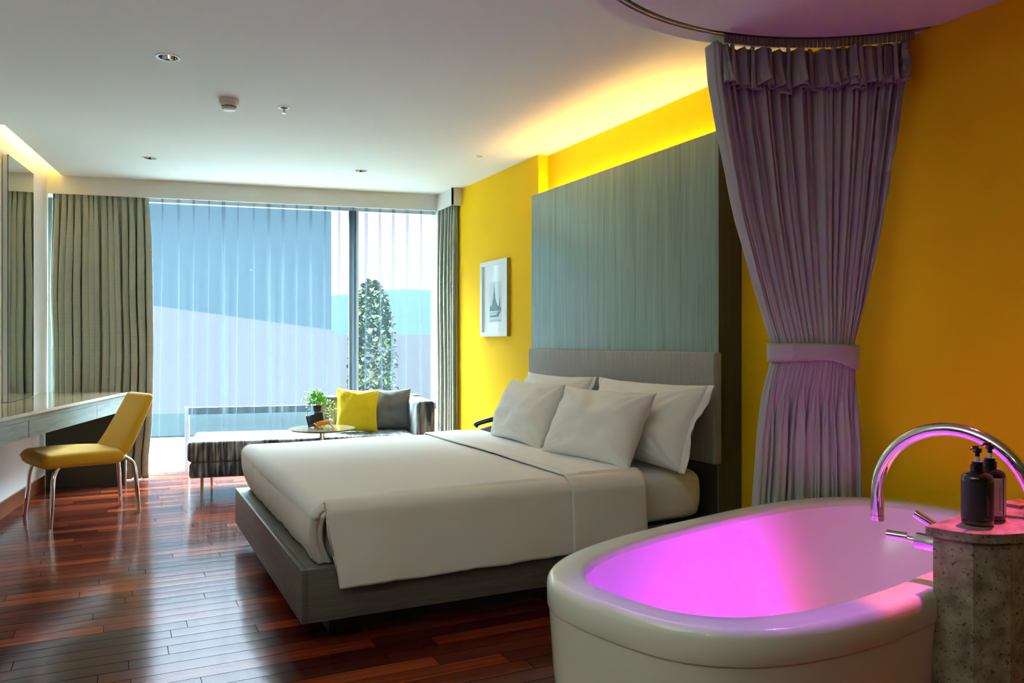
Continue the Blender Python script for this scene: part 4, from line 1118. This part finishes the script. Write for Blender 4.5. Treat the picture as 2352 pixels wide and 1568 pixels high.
# ------------------------------------------------------------------ world, sun, portal
w = D.worlds.new('sky'); sc.world = w; w.use_nodes = True; t = w.node_tree; L = t.links.new
bg = t.nodes['Background']; tc = N(t, 'ShaderNodeTexCoord'); sp_ = N(t, 'ShaderNodeSeparateXYZ'); L(tc.outputs['Generated'], sp_.inputs[0])
r = N(t, 'ShaderNodeValToRGB'); mr = N(t, 'ShaderNodeMapRange'); mr.inputs['From Min'].default_value = -.5; mr.inputs['From Max'].default_value = 1
L(sp_.outputs['Z'], mr.inputs['Value']); L(mr.outputs[0], r.inputs[0]); cr = r.color_ramp
def zp(z): return (z + .5) / 1.5
SKY = 1.0
cr.elements[0].position = 0; cr.elements[0].color = (.014, .015, .015, 1)
cr.elements[1].position = 1; cr.elements[1].color = (.60, .82, .88, 1)
for z_, c in ((-.02, (.012, .013, .0135)), (.0, (.0130, .0130, .0150)), (.172, (.0137, .0137, .0157)), (.23, (.018, .021, .025)), (.42, (.050, .058, .067)), (.54, (.74, .97, 1.0)), (.68, (.76, .98, 1.0))):
    e = cr.elements.new(zp(z_)); e.color = (*c, 1)
n = N(t, 'ShaderNodeTexNoise'); n.inputs['Scale'].default_value = 3; n.inputs['Detail'].default_value = 5; L(tc.outputs['Generated'], n.inputs['Vector'])
m2 = N(t, 'ShaderNodeMapRange'); m2.inputs['To Min'].default_value = .85; m2.inputs['To Max'].default_value = 1.15; L(n.outputs['Fac'], m2.inputs['Value'])
st = N(t, 'ShaderNodeMath', operation='MULTIPLY'); st.inputs[1].default_value = 46.0 * SKY; L(m2.outputs[0], st.inputs[0])
L(r.outputs[0], bg.inputs[0]); L(st.outputs[0], bg.inputs[1])
sun = D.lights.new('sun', 'SUN'); sun.energy = 10.0; sun.angle = R(3); sun.color = (1, .97, .9)
so_ = D.objects.new('sun', sun); COL.objects.link(so_); so_.location = (0, 20, 20)
d = Vector((.30, -.40, -1.0)); so_.rotation_euler = d.to_track_quat('-Z', 'Y').to_euler()
pl = D.lights.new('window_portal', 'AREA'); pl.shape = 'RECTANGLE'; pl.size = 3.5; pl.size_y = 2.38; pl.cycles.is_portal = True
po = D.objects.new('window_portal', pl); COL.objects.link(po); c = W(-1.48, .37); po.location = (c[0], c[1], 1.21)
po.rotation_euler = Vector((-E2.x, -E2.y, 0)).to_track_quat('-Z', 'Z').to_euler()

# ------------------------------------------------------------------ camera and view
cam = D.cameras.new('camera'); cam.sensor_width = 36; cam.lens = 27.995; cam.clip_start = .05; cam.clip_end = 600
co = D.objects.new('camera', cam); COL.objects.link(co); co.location = (0, 0, 1.17); co.rotation_euler = (R(90), 0, R(-26.3)); sc.camera = co
vs_ = sc.view_settings; vs_.view_transform = 'Standard'; vs_.look = 'None'; vs_.exposure = 1.38; vs_.gamma = 1; vs_.use_curve_mapping = False
sc.cycles.use_denoising = True
sc.cycles.max_bounces = 10; sc.cycles.diffuse_bounces = 6; sc.cycles.glossy_bounces = 5; sc.cycles.transparent_max_bounces = 24
sc.cycles.sample_clamp_indirect = 6; sc.cycles.caustics_reflective = False; sc.cycles.caustics_refractive = False
